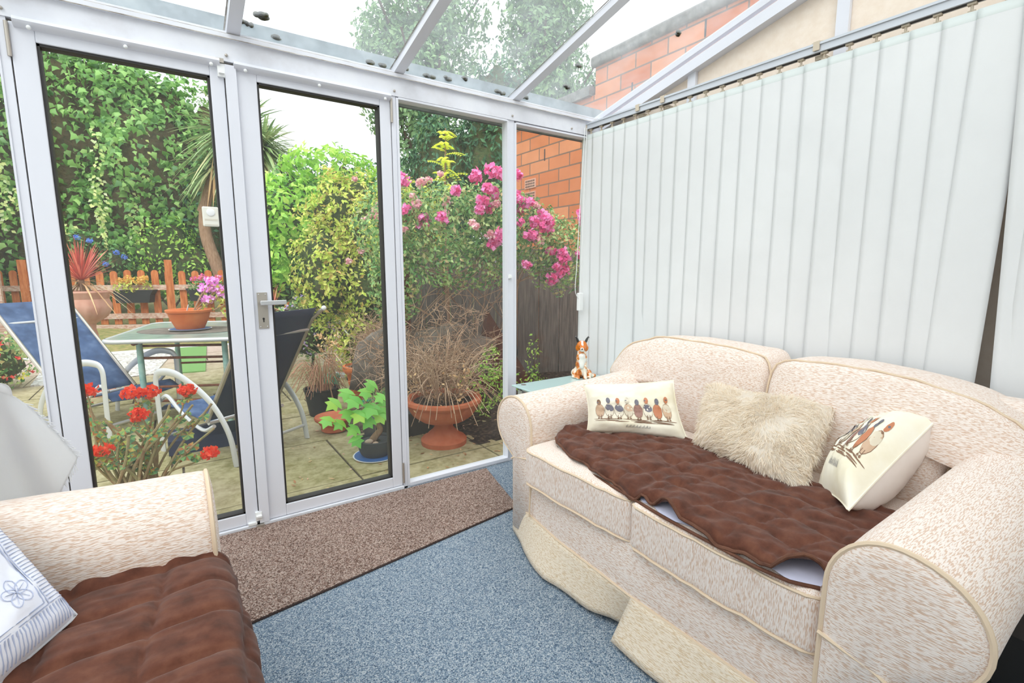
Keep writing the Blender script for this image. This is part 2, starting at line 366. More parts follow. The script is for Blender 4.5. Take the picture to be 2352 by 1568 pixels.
# head beam
g = empty('trim_2', (0.5, 0, 2), kind='structure')
b = mb().box((XL, -.035, 2.0), (XR, .035, 2.083)).box((XL, -.05, 2.083), (XR, .03, 2.1)).box((XL, -.042, 2.1), (XR, -.015, 2.112))
b.build('head_beam', M['upvc2'], g, smooth=False)
mb().box((XL, -.044, 2.0995), (XR, -.036, 2.104)).box((XL, -.0508, 2.0815), (XR, -.0496, 2.0845)).build('grimy_seal', M['grime'], g, smooth=False)
m = mb()
for x in (-.385, .262, .30, .968, 1.66, 2.1, .30, .995, 1.68): m.sphere((x, -.038, 2.022 if x not in (.30, .995, 1.68) else 2.09), .006, 8, 6)
m.build('screw_head', M['steel'], g)
# door drip rails over each leaf
for a, bx in ((-.36, .235), (.285, .945)):
    m = mb(); P = [(-.03, 1.972), (-.05, 1.978), (-.058, 1.99), (-.05, 2.002), (-.03, 2.006)]
    m.add([(x, y, z) for x in (a, bx) for y, z in P], [(i, i+1, i+6, i+5) for i in range(4)]+[(0,1,2,3,4), (9,8,7,6,5)])
    m.build('drip_rail', M['upvc'], g)
    m = mb()
    for x in (a+.04, (a+bx)/2, bx-.03): m.sphere((x, -.054, 1.972), .007, 8, 6)
    m.build('screw_cap', M['white'], g)
# threshold and posts
g = empty('trim_3', (0.5, 0, 0), kind='structure')
mb().box((XL, -.045, 0), (.95, .04, .018)).box((.95, -.03, 0), (XR, .03, .009)).build('threshold', M['upvc2'], g, smooth=False)
m = mb(); m.box((-.407, -.03, .0), (-.378, .03, 2.0)); m.box((.952, -.03, 0), (.975, .03, 2.0)); m.build('door_post', M['upvc'], g, smooth=False)
mb().box((.2495, -.01, .02), (.2745, .012, 1.99)).build('shadow_gap', M['grime'], g, smooth=False)
m = mb()
for x in (-.381, .949): m.box((x, -.02, .02), (x+.004, .01, 1.99))
m.build('post_gap', M['grime'], g, smooth=False)  # mottled grey-brown strips filling the narrow gaps beside the door posts
mb().box((1.6345, -.028, 0), (1.6775, .028, 2.0)).build('mullion', M['upvc'], g, smooth=False)
mb().box((2.2765, -.028, 0), (XR, .028, 2.0)).build('corner_post', M['upvc'], g, smooth=False)
def leaf(name, x0, x1, gx0, gx1, gz0, gz1, edge=False):
    d = empty(name, ((x0+x1)/2, 0, .02), kind='structure')
    z0, z1 = .02, 1.99
    m = mb(); a = -.03; c = .025
    for A, B in (((x0, z0), (gx0, z1)), ((gx1, z0), (x1, z1)), ((gx0, z0), (gx1, gz0)), ((gx0, gz1), (gx1, z1))):
        m.box((A[0], a, A[1]), (B[0], c, B[1]))
    o = m.build('frame', M['upvc'], d, smooth=False)
    bv = o.modifiers.new('b', 'BEVEL'); bv.width = .003; bv.segments = 2
    m = mb(); t = .008
    for A, B in (((gx0, gz0), (gx0+t, gz1)), ((gx1-t, gz0), (gx1, gz1)), ((gx0, gz0), (gx1, gz0+t)), ((gx0, gz1-t), (gx1, gz1))):
        m.box((A[0], -.024, A[1]), (B[0], .02, B[1]))
    m.build('gasket', M['gasket'], d, smooth=False)
    mb().box((gx0, -.004, gz0), (gx1, .004, gz1)).build('pane', M['glass'], d, smooth=False)
    return d
d1 = leaf('door_1', -.374, .249, -.31, .199, .074, 1.936)
d2 = leaf('door_2', .275, .948, .368, .895, .074, 1.945)
mb().box((.252, -.045, .02), (.292, -.03, 1.985)).build('meeting_strip', M['upvc'], d2, smooth=False)
mb().box((.309, -.034, .912), (.349, -.0305, 1.070)).build('handle_plate', M['steel'], d2, smooth=False)
pl = d2.children[-1]
k = mb()
k.lathe([(0, 0), (.0045, 0), (.0045, .001), (0, .001)], n=12); kv = [(p[0]+.329, -.0346-p[2], p[1]+.955) for p in k.v]; k.v = kv
k.box((.3268, -.0356, .940), (.3312, -.0342, .953))
k.build('keyhole', M['black'], d2, smooth=False)
m = mb()
for x in (.3155, .3425):
    for z in (1.062, .920): m.sphere((x, -.0345, z), .0028, 8, 6)
m.build('plate_screw', M['chrome'], d2)
m = mb(); m.tube([(.325, -.034, 1.026), (.325, -.052, 1.026)], .0085, 14); m.box((.3165, -.072, 1.016), (.421, -.052, 1.036))
o = m.build('lever_handle', M['chrome'], d2, smooth=True, label='chrome lever handle'); bv = o.modifiers.new('b', 'BEVEL'); bv.width = .002; bv.segments = 2
for x, d in ((-.378, d1), (.951, d2)):
    for z in (1.93, .09):
        m = mb(); m.tube([(x, -.036, z-.055), (x, -.036, z+.055)], .006, 10); m.box((x-.003, -.04, z-.05), (x+.003, -.03, z+.05)); m.build('hinge', M['steel'], d)
# bolts at the top and foot of the left hand leaf
m = mb().box((.226, -.044, 1.935), (.252, -.030, 1.985)).box((.230, -.058, 1.945), (.248, -.044, 1.952)); m.build('top_bolt', M['white'], d1, smooth=False)
m = mb().box((.222, -.05, 1.987), (.25, -.034, 2.003)); m.build('bolt_keep', M['steel'], d1, smooth=False)
m = mb().box((.236, -.048, .036), (.262, -.030, .075)).box((.238, -.062, .055), (.260, -.048, .062)).box((.205, -.048, .02), (.24, -.03, .03)); m.build('foot_bolt', M['white'], d1, smooth=False)
m = mb().box((.236, -.062, .0), (.268, -.03, .018)); m.build('bolt_keep', M['steel'], d1, smooth=False)
def fixed(name, x0, x1, z0, z1):
    d = empty(name, ((x0+x1)/2, 0, z0), kind='structure'); t = .012
    m = mb()
    for A, B in (((x0-t, z0), (x0, z1)), ((x1, z0), (x1+t*.5, z1)), ((x0, z0-.006), (x1, z0+.012)), ((x0, z1-.006), (x1, z1+.004))): m.box((A[0], -.034, A[1]), (B[0], .02, B[1]))
    m.build('window_frame', M['upvc'], d, smooth=False)
    mb().box((x0, -.004, z0), (x1, .004, z1)).build('pane', M['glass'], d, smooth=False); return d
fixed('window_1', XL, -.408, .02, 1.99)
w2 = fixed('window_2', .988, 1.628, .012, 1.995)
w3 = fixed('window_3', 1.69, 2.27, .012, 1.99)
m = mb().box((1.632, -.04, 1.118), (1.652, -.028, 1.142)).box((1.640, -.05, 1.122), (1.648, -.04, 1.134)); m.build('window_catch', M['white'], w2, smooth=False)
# glazed roof
g = empty('ceiling', (.5, -1.5, 2.5), kind='structure')
bars = [-1.09, -.40, .292, .992, 1.682, 2.34]
y0, y1 = .02, YB
for x in bars[:-1]:
    m = mb(); hw = .024
    m.add([(x+sx_, y, roofz(y)+dz) for y in (y0-.01, y1) for sx_, dz in ((-hw, -.005), (hw, -.005), (hw, .028), (-hw, .028))], [(0,1,2,3), (7,6,5,4), (0,4,5,1), (1,5,6,2), (2,6,7,3), (3,7,4,0)])
    m.build('roof_bar', M['upvc'], g, smooth=False)
    m = mb().add([(x+sx_, y, roofz(y)+.03) for y in (y0, y1) for sx_ in (-.03, -.024, .024, .03)], [(0,1,5,4), (2,3,7,6)])
    m.build('bar_seal', M['grime'], g, smooth=False)
edges = [XL]+bars
for a, b in zip(edges[:-1], edges[1:]):
    if b-a < .1: continue
    m = mb().add([(x, y, roofz(y)+.030+dz) for dz in (0, .004) for x, y in ((a, .1), (b, .1), (b, YB), (a, YB))], [(0,1,2,3), (7,6,5,4), (0,4,5,1), (1,5,6,2), (2,6,7,3), (3,7,4,0)])
    m.build('pane', M['roofglass'], g, smooth=False)
mb().add([(2.33, y, roofz(y)+dz) for y in (.02, YB) for dz in (.0, .035)]+[(2.36, y, roofz(y)+dz) for y in (.02, YB) for dz in (.0, .035)], [(0,1,3,2),(4,5,7,6),(0,1,5,4),(2,3,7,6),(0,2,6,4),(1,3,7,5)]).build('roof_bar', M['upvc'], g, smooth=False)
m = mb(); m.box((XL, .06, 2.02), (XR+.2, .17, 2.035)).box((XL, .16, 2.02), (XR+.2, .175, 2.250)).box((XL, .05, 2.02), (XR+.2, .062, 2.06))
m.build('trim_4', mottled('weathered_gutter', ['#5f6b70', '#7f8b90', '#98a2a4'], 9, .7, .1), smooth=False, kind='structure')
# moss clumps lodged on the roof glass
mm = M['moss'] = mottled('dark_moss', ['#20201a', '#3f3a24', '#5c5a2e'], 60, 1, 1)
r = random.Random(3)
def moss(x, y, sx_, sy_, txt, rot=0):
    m = mb()
    for k in range(max(3, int(sx_*220))):
        t = (r.random()-.5)*2; px = t*sx_; py = (r.random()-.5)*sy_*1.6*(1-.5*abs(t))
        X = x+px*cos(rot)-py*sin(rot); Y = y+px*sin(rot)+py*cos(rot)
        m.sphere((X, Y, roofz(Y)+.037+r.random()*.004), (.008+r.random()*.014, .006+r.random()*.009, .006+r.random()*.005), 7, 5)
    m.build('moss_clump', mm, label=txt, cat='moss')
MOSS = [(.345, -.06, .022, .012, 'small dark moss clump on roof glass just right of the first roof bar', .4),
 (.385, -.12, .03, .014, 'long dark moss clump on the clear sky pane, highest beside the first roof bar', -.5),
 (.45, -.02, .014, .01, 'round dark moss clump low on the clear sky pane', 0),
 (.86, .0, .02, .006, 'thin strip of moss on the gutter edge left of the second roof bar', 0),
 (.93, .0, .022, .006, 'moss strip touching the left foot of the second roof bar', 0),
 (1.04, -.015, .02, .01, 'moss tuft at the right foot of the second roof bar', 0),
 (1.17, .0, .03, .009, 'flat moss clump on gutter edge right of the second roof bar', 0),
 (1.26, -.02, .02, .01, 'middle moss clump of three on the glass in front of the poplar', .2),
 (1.36, -.05, .02, .008, 'small moss clump higher on the glass between second and third roof bars', .5),
 (1.60, -.01, .035, .012, 'largest moss clump, at the left foot of the third roof bar', 0),
 (1.74, -.02, .04, .007, 'moss strip at the right foot of the third roof bar', 0),
 (1.92, -.19, .02, .006, 'thin moss scrap on glass right of the third roof bar', .2),
 (1.86, -.36, .012, .006, 'tiny moss speck above the scrap right of the third roof bar', .2),
 (2.16, -.75, .016, .01, 'moss speck on the glass in front of brick wall and coping', .4),
 (2.27, -1.08, .016, .01, 'moss speck beside the sloping gable rail at the top of the roof', .4)]
for a in MOSS: moss(a[0], a[1], a[2], a[3], a[4], a[5])

# ------------------------------------------------------------ vertical blinds
g = vb = empty('vertical_blind', (2.24, -1.35, .16), 'white vertical blind hanging from a silver headrail along the right wall', 'blind')
m = mb().box((2.222, -2.75, 2.034), (2.258, -.012, 2.066)).box((2.216, -2.75, 2.060), (2.262, -.012, 2.069)); m.build('track', M['railm'], g, smooth=False)
mb().box((2.232, -2.74, 2.0325), (2.248, -.02, 2.0345)).build('track_slot', M['dark'], g, smooth=False)
for y in (-.45, -.62, -1.38, -2.2):
    m = mb(); m.box((2.22, y-.02, 2.069), (2.30, y+.02, 2.074)).box((2.214, y-.012, 2.04), (2.219, y+.012, 2.074)).box((2.25, y-.018, 2.014), (2.30, y+.018, 2.03))
    m.build('bracket', M['beige_pl'], g, smooth=False)
P = .0895; n = 29
mb().box((2.218, -.04, 2.026), (2.262, -.014, 2.068)).build('end_cap', M['beige_pl'], g, smooth=False)
ys = [-.06-P*i for i in range(n)]
for i, y in enumerate(ys):
    m = mb().box((2.232, y-.012, 2.026), (2.248, y+.012, 2.034)).tube([(2.24, y, 2.028), (2.24, y, 2.008)], .0045, 8).box((2.237, y-.01, 2.000), (2.243, y+.01, 2.010)); m.build('runner', M['beige_pl'], g, smooth=False)
r = random.Random(11)
for i, y in enumerate(ys):
    wdt = .070; ang = radians(3.0+r.uniform(-.4, .4)); curl = .0035+r.uniform(-.001, .001); lean = r.uniform(-.004, .004)
    if i == 4: lean = .022
    if i == 5: lean = -.022
    if i == 21: lean = .022
    if i == 22: lean = -.033; y -= .02
    if y < -2.1: lean = 0
    ph = r.uniform(0, 9); dents = [(r.uniform(.4, 1.7), r.uniform(-.5, .5), r.uniform(.001, .0035)) for _ in range(2)]
    def fn(u, v, y=y, ang=ang, curl=curl, lean=lean, ph=ph, dents=dents):
        s_ = (u-.5)*2; z = .16+v*(2.003-.16)
        off = s_*wdt; x = 2.236 - sin(ang)*off*1.6 - curl*(1-s_*s_)+.004*sin(z*2.1+ph)*(1-v)
        for dz, du, amp in dents: x += amp*math.exp(-((z-dz-.05*s_)/.012)**2)*(.5+.5*cos(min(pi, abs(s_-du)*3)))
        return (x, y+cos(ang)*off*1.0+lean*(1-v)*2, z)
    m = mb(); m.grid(fn, 8, 60)
    top = len(m.f); m.mi = [1 if k >= 59*8 else 0 for k in range(top)]
    o = m.build('slat', [M['slat'], M['slattop']], vb, angle=0)
    sdm = o.modifiers.new('s', 'SOLIDIFY'); sdm.thickness = .0012
# control cord
g = empty('blind_cord', (2.19, -.035, 1.0), 'white blind cord loop with a hanging weight in the window corner', 'blind cord')
m = mb(); m.tube(catmull([(2.20, -.045, 2.04), (2.17, -.05, 1.6), (2.145, -.055, 1.2), (2.135, -.055, 1.06), (2.145, -.055, 1.01), (2.17, -.05, .985)], 8), .0022, 6)
m.tube([(2.215, -.045, 2.04), (2.18, -.05, 1.02)], .0018, 6).tube([(2.222, -.04, 2.04), (2.192, -.045, 1.02)], .0018, 6); m.build('cord', M['white'], g)
o = mb().box((2.168, -.062, .905), (2.202, -.034, 1.02)).build('cord_weight', M['white'], g, smooth=False); bv = o.modifiers.new('b', 'BEVEL'); bv.width = .004; bv.segments = 2

# ------------------------------------------------------------ alarm on the door pane
g = empty('window_alarm', (.162, -.0, 1.345), 'small ivory plastic alarm box stuck on the left door pane', 'alarm')
o = mb().box((.133, -.026, 1.345), (.191, -.0045, 1.425)).build('body', M['cream_pl'], g, smooth=False); bv = o.modifiers.new('b', 'BEVEL'); bv.width = .005; bv.segments = 3
m = mb(); m.lathe([(.0, 0), (.015, 0), (.015, .0025), (.0125, .0035), (0, .0035)], n=24); m.v = [(p[0]+.162, -.026-p[2], p[1]+1.402) for p in m.v]; m.build('button', M['white'], g)
m = mb()
for z in (1.374, 1.369, 1.352): m.box((.139, -.0268, z), (.185, -.0258, z+.0012))
m.build('groove', M['beige_pl'], g, smooth=False)

# ------------------------------------------------------------ door mat
g = empty('door_mat', (.7, -.33, 0), 'brown speckled barrier mat along the glass doors', 'mat')
A = [(-.75, -.845), (1.333, -.553), (1.452, -.066), (.45, -.05), (-.75, -.05)]
def slabpoly(P, z0, z1, name, mat, par, **k):
    m = mb(); n = len(P); m.add([(x, y, z) for z in (z0, z1) for x, y in P], [tuple(range(n-1, -1, -1)), tuple(range(n, 2*n))]+[(i, (i+1)%n, (i+1)%n+n, i+n) for i in range(n)])
    return m.build(name, mat, par, smooth=False, **k)
slabpoly(A, .001, .010, 'pile', M['mat'], g)
m = mb(); m.tube([(x, y, .004) for x, y in A[:3]], .0042, 6); m.build('bound_edge', M['matedge'], g)
# ------------------------------------------------------------ upholstery
def arm(par, W, x0, x1, yin, sgn, z0=.05, zf=.62, zb=.66, r=.135, fab=None, name='arm'):
    # scroll arm: W(lx,ly,z) -> world; profile (s outward from the inner face, z)
    def prof(k):
        zt = zf+(zb-zf)*k; cz = zt-r; P = [(0, z0), (0, cz*.55), (.002, cz-.05)]
        for i in range(0, 27):
            a = pi-(pi+radians(62))*i/26; P.append((r*.92+r*1.12*cos(a) if cos(a) > 0 else r*.92+r*.9*cos(a), cz+r*sin(a)))
        P += [(r*1.05, cz-r*1.12), (r*1.02, cz-r*1.5), (r*1.02, z0)]
        return P
    n = len(prof(0)); m = mb(); rings = []
    L = x1-x0
    steps = [(0, .965), (.006, .985), (.018, 1)]+[(.018+(L-.018)*i/10, 1) for i in range(1, 11)]
    for lx, s_ in steps:
        k = lx/L; P = prof(k); cs = sum(p[0] for p in P)/n; cz = sum(p[1] for p in P)/n
        rings.append([W(x0+lx, yin+sgn*(cs+(p[0]-cs)*s_)+.004*fbm((lx*5, p[1]*5, yin)), cz+(p[1]-cz)*s_+.006*fbm((lx*4, p[0]*6, yin+3))) for p in P])
    m.add([q for R_ in rings for q in R_], [(j*n+i, j*n+i+1, (j+1)*n+i+1, (j+1)*n+i) for j in range(len(rings)-1) for i in range(n-1)])
    m.add(rings[-1], [tuple(range(n))]); m.build(name, fab, par, angle=0)
    # front facing panel
    P = prof(0); m = mb(); cs = r*.75; cz = zf-r*1.1
    rr = []
    for s_, dx in ((1, 0.0), (.93, -.008), (.75, -.012), (.4, -.015), (.05, -.016)):
        rr.append([W(x0+dx, yin+sgn*(cs+(p[0]-cs)*s_*.975), (cz if p[1] > cz-.25 else p[1])+(p[1]-(cz if p[1] > cz-.25 else p[1]))*s_) for p in P])
    m.add([q for R_ in rr for q in R_], [(j*n+i, j*n+(i+1)%n, (j+1)*n+(i+1)%n, (j+1)*n+i) for j in range(len(rr)-1) for i in range(n)]+[tuple(range(4*n, 5*n))])
    m.build(name+'_front_panel', M['fy'], par, angle=0)
    m = mb(); m.tube([Vector(W(x0-.001, yin+sgn*p[0], p[1])) for p in P], .0055, 6); m.build(name+'_piping', M['pipe'], par)
    cz = zf-r; m = mb(); m.tube(catmull([Vector(W(x0-.012, yin+sgn*a, b)) for a, b in ((0, cz-.115), (r*.4, cz-.125), (r*.8, cz-.135), (r*1.04, cz-.15))], 4), .0045, 6); m.build(name+'_seam', M['pipe'], par)
def dome(par, W, outl, x0, x1, lean, name, mat, bulge=.05, piping=True, seed=0, z0=.45):
    # cushion with an outline in (ly,z) lofted along depth
    pts = catmull([(a, b, 0) for a, b in outl+outl[:1]], 4)[:-1]; pts = [(p[0], p[1]) for p in pts]; n = len(pts)
    cy = sum(p[0] for p in pts)/n; cz = sum(p[1] for p in pts)/n; m = mb(); rings = []
    for s_, lx in ((.02, -bulge), (.3, -bulge*.95), (.55, -bulge*.8), (.75, -bulge*.58), (.88, -bulge*.32), (.96, -.008), (1, .018), (1.01, (x1-x0)*.5), (1, (x1-x0)-.03), (.95, (x1-x0)), (.5, x1-x0+.005), (.02, x1-x0+.005)):
        R_ = []
        for y, z in pts:
            yy = cy+(y-cy)*s_; zz = cz+(z-cz)*s_
            R_.append(W(x0+lx+lean*(zz-z0)+.012*fbm((yy*4, zz*4, seed)), yy+.006*fbm((yy*9, zz*9, seed+4)), zz+.010*fbm((yy*7, lx*9, seed+7))*(1 if s_ > .9 else 0)))
        rings.append(R_)
    m.add([q for R_ in rings for q in R_], [(j*n+i, j*n+(i+1)%n, (j+1)*n+(i+1)%n, (j+1)*n+i) for j in range(len(rings)-1) for i in range(n)]+[tuple(range(n)), tuple(range((len(rings)-1)*n, len(rings)*n))])
    o = m.build(name, mat, par, angle=0); sb = o.modifiers.new('s', 'SUBSURF'); sb.levels = 1; sb.render_levels = 1
    if piping:
        R_ = rings[6]; i0 = max(range(n), key=lambda i: -pts[i][1]); 
        m = mb(); m.tube([Vector(R_[(i) % n]) for i in range(n+1)], .0042, 6); m.build(name+'_piping', M['pipe'], o)
    return o
def seat_cushion(par, W, xf, xb, ya, yb, z0, z1, mat, front_mat, seed, name='seat_cushion'):
    def fn(p):
        x, y, z = p; u = (x-xf)/(xb-xf); v = (y-ya)/(yb-ya)
        if z > (z0+z1)/2: z += .022*sin(pi*max(0, min(1, u)))*sin(pi*max(0, min(1, v)))
        x -= .010*sin(pi*max(0, min(1, v)))*(1-u) ; x += .006*fbm((x*3, y*11, seed))
        z += .005*fbm((x*5, y*7, seed+2))
        return Vector(W(x, y, z))
    m = mb().rbox((xf, ya, z0), (xb, yb, z1), .028, 9, fn); o = m.build(name, mat, par, angle=0)
    # front border panel carries its own weave direction; piping above and below
    for zz, dz in ((z0+.012, 0), (z1-.014, 0)):
        pth = [fn(V(xb*.6+xf*.4, ya+.002, zz)), fn(V(xf+.05, ya+.001, zz)), fn(V(xf+.012, ya+.010, zz))]+[fn(V(xf+.0015, ya+.03+(yb-ya-.06)*i/14, zz)) for i in range(15)]+[fn(V(xf+.012, yb-.010, zz)), fn(V(xf+.05, yb-.001, zz)), fn(V(xb*.6+xf*.4, yb-.002, zz))]
        m = mb().tube(pth, .0042, 6); m.build('seat_piping', M['pipe'], o)
    return o

# ---- two seat sofa against the blinds: front faces the room's middle
def WS(lx, ly, z): return (1.15+lx, ly, z)
sofa = empty('sofa', (1.65, -1.45, 0), 'cream two-seat sofa with rolled arms and loose covers in front of the blinds', 'sofa')
arm(sofa, WS, .03, .95, -.875, 1, zf=.63, zb=.67, fab=M['fx'], name='arm', r=.125)
arm(sofa, WS, -.05, .95, -2.025, -1, zf=.645, zb=.67, fab=M['fx'], name='arm', r=.13)
seat_cushion(sofa, WS, -.02, .70, -1.455, -.885, .30, .462, M['fz'], M['fz'], 1)
seat_cushion(sofa, WS, -.035, .70, -2.015, -1.462, .30, .462, M['fz'], M['fz'], 5)
dome(sofa, WS, [(-1.43, .45), (-1.445, .62), (-1.42, .80), (-1.30, .835), (-1.05, .845), (-.85, .835), (-.71, .79), (-.62, .70), (-.60, .625), (-.70, .60), (-.86, .60), (-.89, .45), (-1.15, .43)], .71, .95, .22, 'back_cushion', M['fy'], seed=2)
dome(sofa, WS, [(-1.455, .45), (-1.45, .62), (-1.465, .80), (-1.62, .832), (-1.85, .825), (-2.05, .79), (-2.17, .73), (-2.26, .64), (-2.27, .57), (-2.18, .56), (-2.03, .59), (-2.01, .45), (-1.75, .43)], .69, .95, .22, 'back_cushion', M['fy'], seed=9)
m = mb().rbox((2.02, -2.28, .04), (2.17, -.62, .78), .05, 5); m.build('back_frame', M['fy'], sofa, angle=0)
# front rail, seam cord and skirt
def lerp_pts(P, y):
    P = sorted(P)
    for (a, b), (c, d) in zip(P[:-1], P[1:]):
        if a <= y <= c: return b+(d-b)*(y-a)/(c-a)
    return P[0][1] if y < P[0][0] else P[-1][1]
RAIL = [(-2.2, 1.125), (-1.85, 1.122), (-1.49, 1.12), (-1.1, 1.14), (-.73, 1.19)]
SK = [(-2.2, 1.07), (-1.85, 1.06), (-1.67, 1.055), (-1.5, 1.05)]
SKL = [(-1.52, 1.14), (-1.43, 1.13), (-1.31, 1.10), (-1.1, 1.075), (-.9, 1.12), (-.74, 1.19)]
def frontrail(u, v):
    y = -2.03+(2.03-.88)*u; x0_ = lerp_pts(RAIL, y); return (x0_+.025*v*v+.004*fbm((y*6, v, 3)), y, .148+v*(.335-.148))
mb().grid(frontrail, 40, 8).build('front_rail', M['fy'], sofa, angle=0)
mb().tube([(lerp_pts(RAIL, y)-.002, y, .148) for y in [-2.30+i*(2.30-.735)/50 for i in range(51)]], .0045, 6).build('skirt_cord', M['pipe'], sofa)
def skl(u, v):
    y = -1.50+(1.50-.735)*u; t = lerp_pts(RAIL, y); b_ = lerp_pts(SKL, y); return (t+(b_-t)*v+.006*sin(y*20)*v, y-.06*(1-u)*(1 if u < .02 else 0), .148+(.012-.148)*v+ .012*v*math.exp(-((y+1.4)/.05)**2))
def skr(u, v):
    y = -2.30+(2.30-1.485)*u; t = lerp_pts(RAIL, y)-.001; b_ = lerp_pts(SK, y); return (t+(b_-t)*v+.006*sin(y*17+1)*v, y+.02*v*u, .149+(.012-.149)*v)
for fn_ in (skl, skr):
    o = mb().grid(fn_, 30, 8).build('skirt_panel', M['skirt'], sofa, angle=0); sd_ = o.modifiers.new('s', 'SOLIDIFY'); sd_.thickness = .004
mb().tube([(1.158, -.893, .34), (1.160, -.893, .25), (1.155, -.892, .15)], .004, 6).build('seam_cord', M['pipe'], sofa)
# side skirts and arm bases
def sideskirt(y, x0_, x1_):
    o = mb().grid(lambda u, v: (x0_+(x1_-x0_)*u, y+(.01 if y > -1 else -.01)*v+.004*sin(u*30)*v, .148-.134*v), 24, 5).build('skirt_panel', M['skirt'], sofa, angle=0); s2 = o.modifiers.new('s', 'SOLIDIFY'); s2.thickness = .004
sideskirt(-.735, 1.19, 2.1); sideskirt(-2.160, 1.10, 2.1)
for x, y in ((1.25, -.82), (1.25, -2.1), (2.05, -.82), (2.05, -2.1)): mb().tube([(x, y, 0), (x, y, .06)], [.018, .024], 12).build('foot', M['dark'], sofa)

# ---- brown quilted throw on the sofa seat
def quilt(p, su, sv, amp, w_=.012):
    f = lambda t, s_: abs((t/s_+.5) % 1-.5)*s_
    a = f(p[0], su); b = f(p[1], sv)
    return amp*(1-math.exp(-a/w_))*(1-math.exp(-b/w_))
g = empty('brown_throw', (1.35, -1.45, .47), 'brown quilted velour throw spread along the sofa seat cushions', 'throw')
FE = [(-2.01, 1.155), (-1.95, 1.118), (-1.87, 1.108), (-1.6, 1.122), (-1.46, 1.14), (-1.25, 1.165), (-1.05, 1.20), (-.93, 1.26), (-.89, 1.34)]
def lift(y): return .022*math.exp(-((y+1.60)/.045)**2)+.030*math.exp(-((y+1.965)/.04)**2)+.010*math.exp(-((y+1.50)/.02)**2)
def thr(u, v):
    y = -2.005+(2.005-.895)*u; xf_ = lerp_pts(FE, y)+.006*sin(y*40)+.35*lift(y); xb_ = 1.66-.10*max(0, (-1.5-y))
    x = xf_+(xb_-xf_)*v
    z = .486+.016*sin(pi*min(1, max(0, (x-1.1)/.7)))+quilt((y+.25*x+.01*sin(x*30), x-.12*y+.01*sin(y*25)), .135, .12, .010, .008)+.006*fbm((x*16, y*16, 2))+.010*noise.noise(V(x*26+y*8, y*9, 8))+.005*fbm((x*5, y*7, 8))
    z += lift(y)*math.exp(-v*9)
    edge = max(0, 1-v*26); z -= .020*edge*edge*(1-min(1, lift(y)*60)); z -= .01*math.exp(-((y+1.46)/.02)**2)
    return (x, y, z)
o = mb().grid(thr, 150, 80).build('quilted_top', M['brown'], g, angle=0); sd_ = o.modifiers.new('s', 'SOLIDIFY'); sd_.thickness = .006; sd_.offset = -1
mb().tube([thr(i/80, 0) for i in range(81)], .0055, 7, flat=.8).build('binding', M['brown2'], g)
def lin(u, v):
    y = -2.0+(2.0-.95)*u; x = lerp_pts(FE, y)+.004+.25*v; return (x+.010-(.014*min(1, lift(y)/.012))*(1-v), y, .467+.010*min(1, v*6)+.002*fbm((x*20, y*20, 0)))
mb().grid(lin, 80, 8).build('lining', M['lilac'], g, angle=0, label='pale lilac lining showing at the lifted front edge')
mb().tube([(lerp_pts(FE, y)-.004, y, .463) for y in [-2.0+i*1.05/60 for i in range(61)]], .006, 7, flat=.7).build('lower_binding', M['brown2'], g)

# ---- loose cushions
def pillow(name, P, t, mats, nrm=None, seed=0, label=None, cat='cushion', back=True, crease=.008, pinch=.07, ex=.62):
    # P: bottom-left, bottom-right, top-right, top-left corners
    BL, BR, TR, TL = [Vector(p) for p in P]; n = (BR-BL).cross(TL-BL).normalized(); 
    c = (BL+BR+TR+TL)/4; g = empty(name, (c.x, c.y, min(p.z for p in (BL, BR, TR, TL))), label, cat)
    def at(u, v, side):
        a = 2*u-1; b = 2*v-1; pu = .5+.5*a*(1-pinch*(1-b*b)*1); pv = .5+.5*b*(1-pinch*(1-a*a)*1)
        q = BL*(1-pu)*(1-pv)+BR*pu*(1-pv)+TR*pu*pv+TL*(1-pu)*pv
        h = t/2*(max(0, (1-a**4))*max(0, (1-b**4)))**ex
        rim = 1-max(abs(a), abs(b))**6
        w = crease*fbm((a*2.5+seed, b*2.5, side*3))*rim+crease*.6*sin(a*9*(b+1.5)+seed)*max(0, abs(a*b)-.3)*rim
        return q+n*(h*side+w)
    g['_'] = 0; del g['_']
    mb().grid(lambda u, v: at(u, v, 1), 36, 36).build('front_cover', mats[0], g, angle=0)
    mb().grid(lambda u, v: at(u, v, -1), 36, 36).build('back_cover', mats[1], g, angle=0)
    rim = [(i/30, 0) for i in range(30)]+[(1, i/30) for i in range(30)]+[(1-i/30, 1) for i in range(30)]+[(0, 1-i/30) for i in range(31)]
    mb().tube([at(a, b, 0) for a, b in rim], .0028, 5).build('seam', mats[2], g)
    return g, at, n
duck_c = [plain('duck_'+n_, h) for n_, h in (('tan', '#c9a98c'), ('slate', '#6d6a74'), ('rust', '#c07a55'), ('pale', '#d9cdb6'), ('maroon', '#9c7467'), ('brown', '#86644c'), ('cream', '#e3dac6'))]
def decal(m, at, pts, off=.0016, side=1, n=None):
    cu = sum(p[0] for p in pts)/len(pts); cv = sum(p[1] for p in pts)/len(pts)
    k = len(pts); R1 = [at(u, v, side)+n*off*side for u, v in pts]; R2 = [at(cu+(u-cu)*.5, cv+(v-cv)*.5, side)+n*off*side for u, v in pts]
    m.add([tuple(q) for q in R1+R2]+[tuple(at(cu, cv, side)+n*off*side)], [(i, (i+1)%k, k+(i+1)%k, k+i) for i in range(k)]+[(k+i, k+(i+1)%k, 2*k) for i in range(k)])
def ell(cu, cv, ru, rv, rot=0, k=14): return [(cu+ru*cos(t)*cos(rot)-rv*sin(t)*sin(rot), cv+ru*cos(t)*sin(rot)*1.3+rv*sin(t)*cos(rot)) for t in [2*pi*i/k for i in range(k)]]
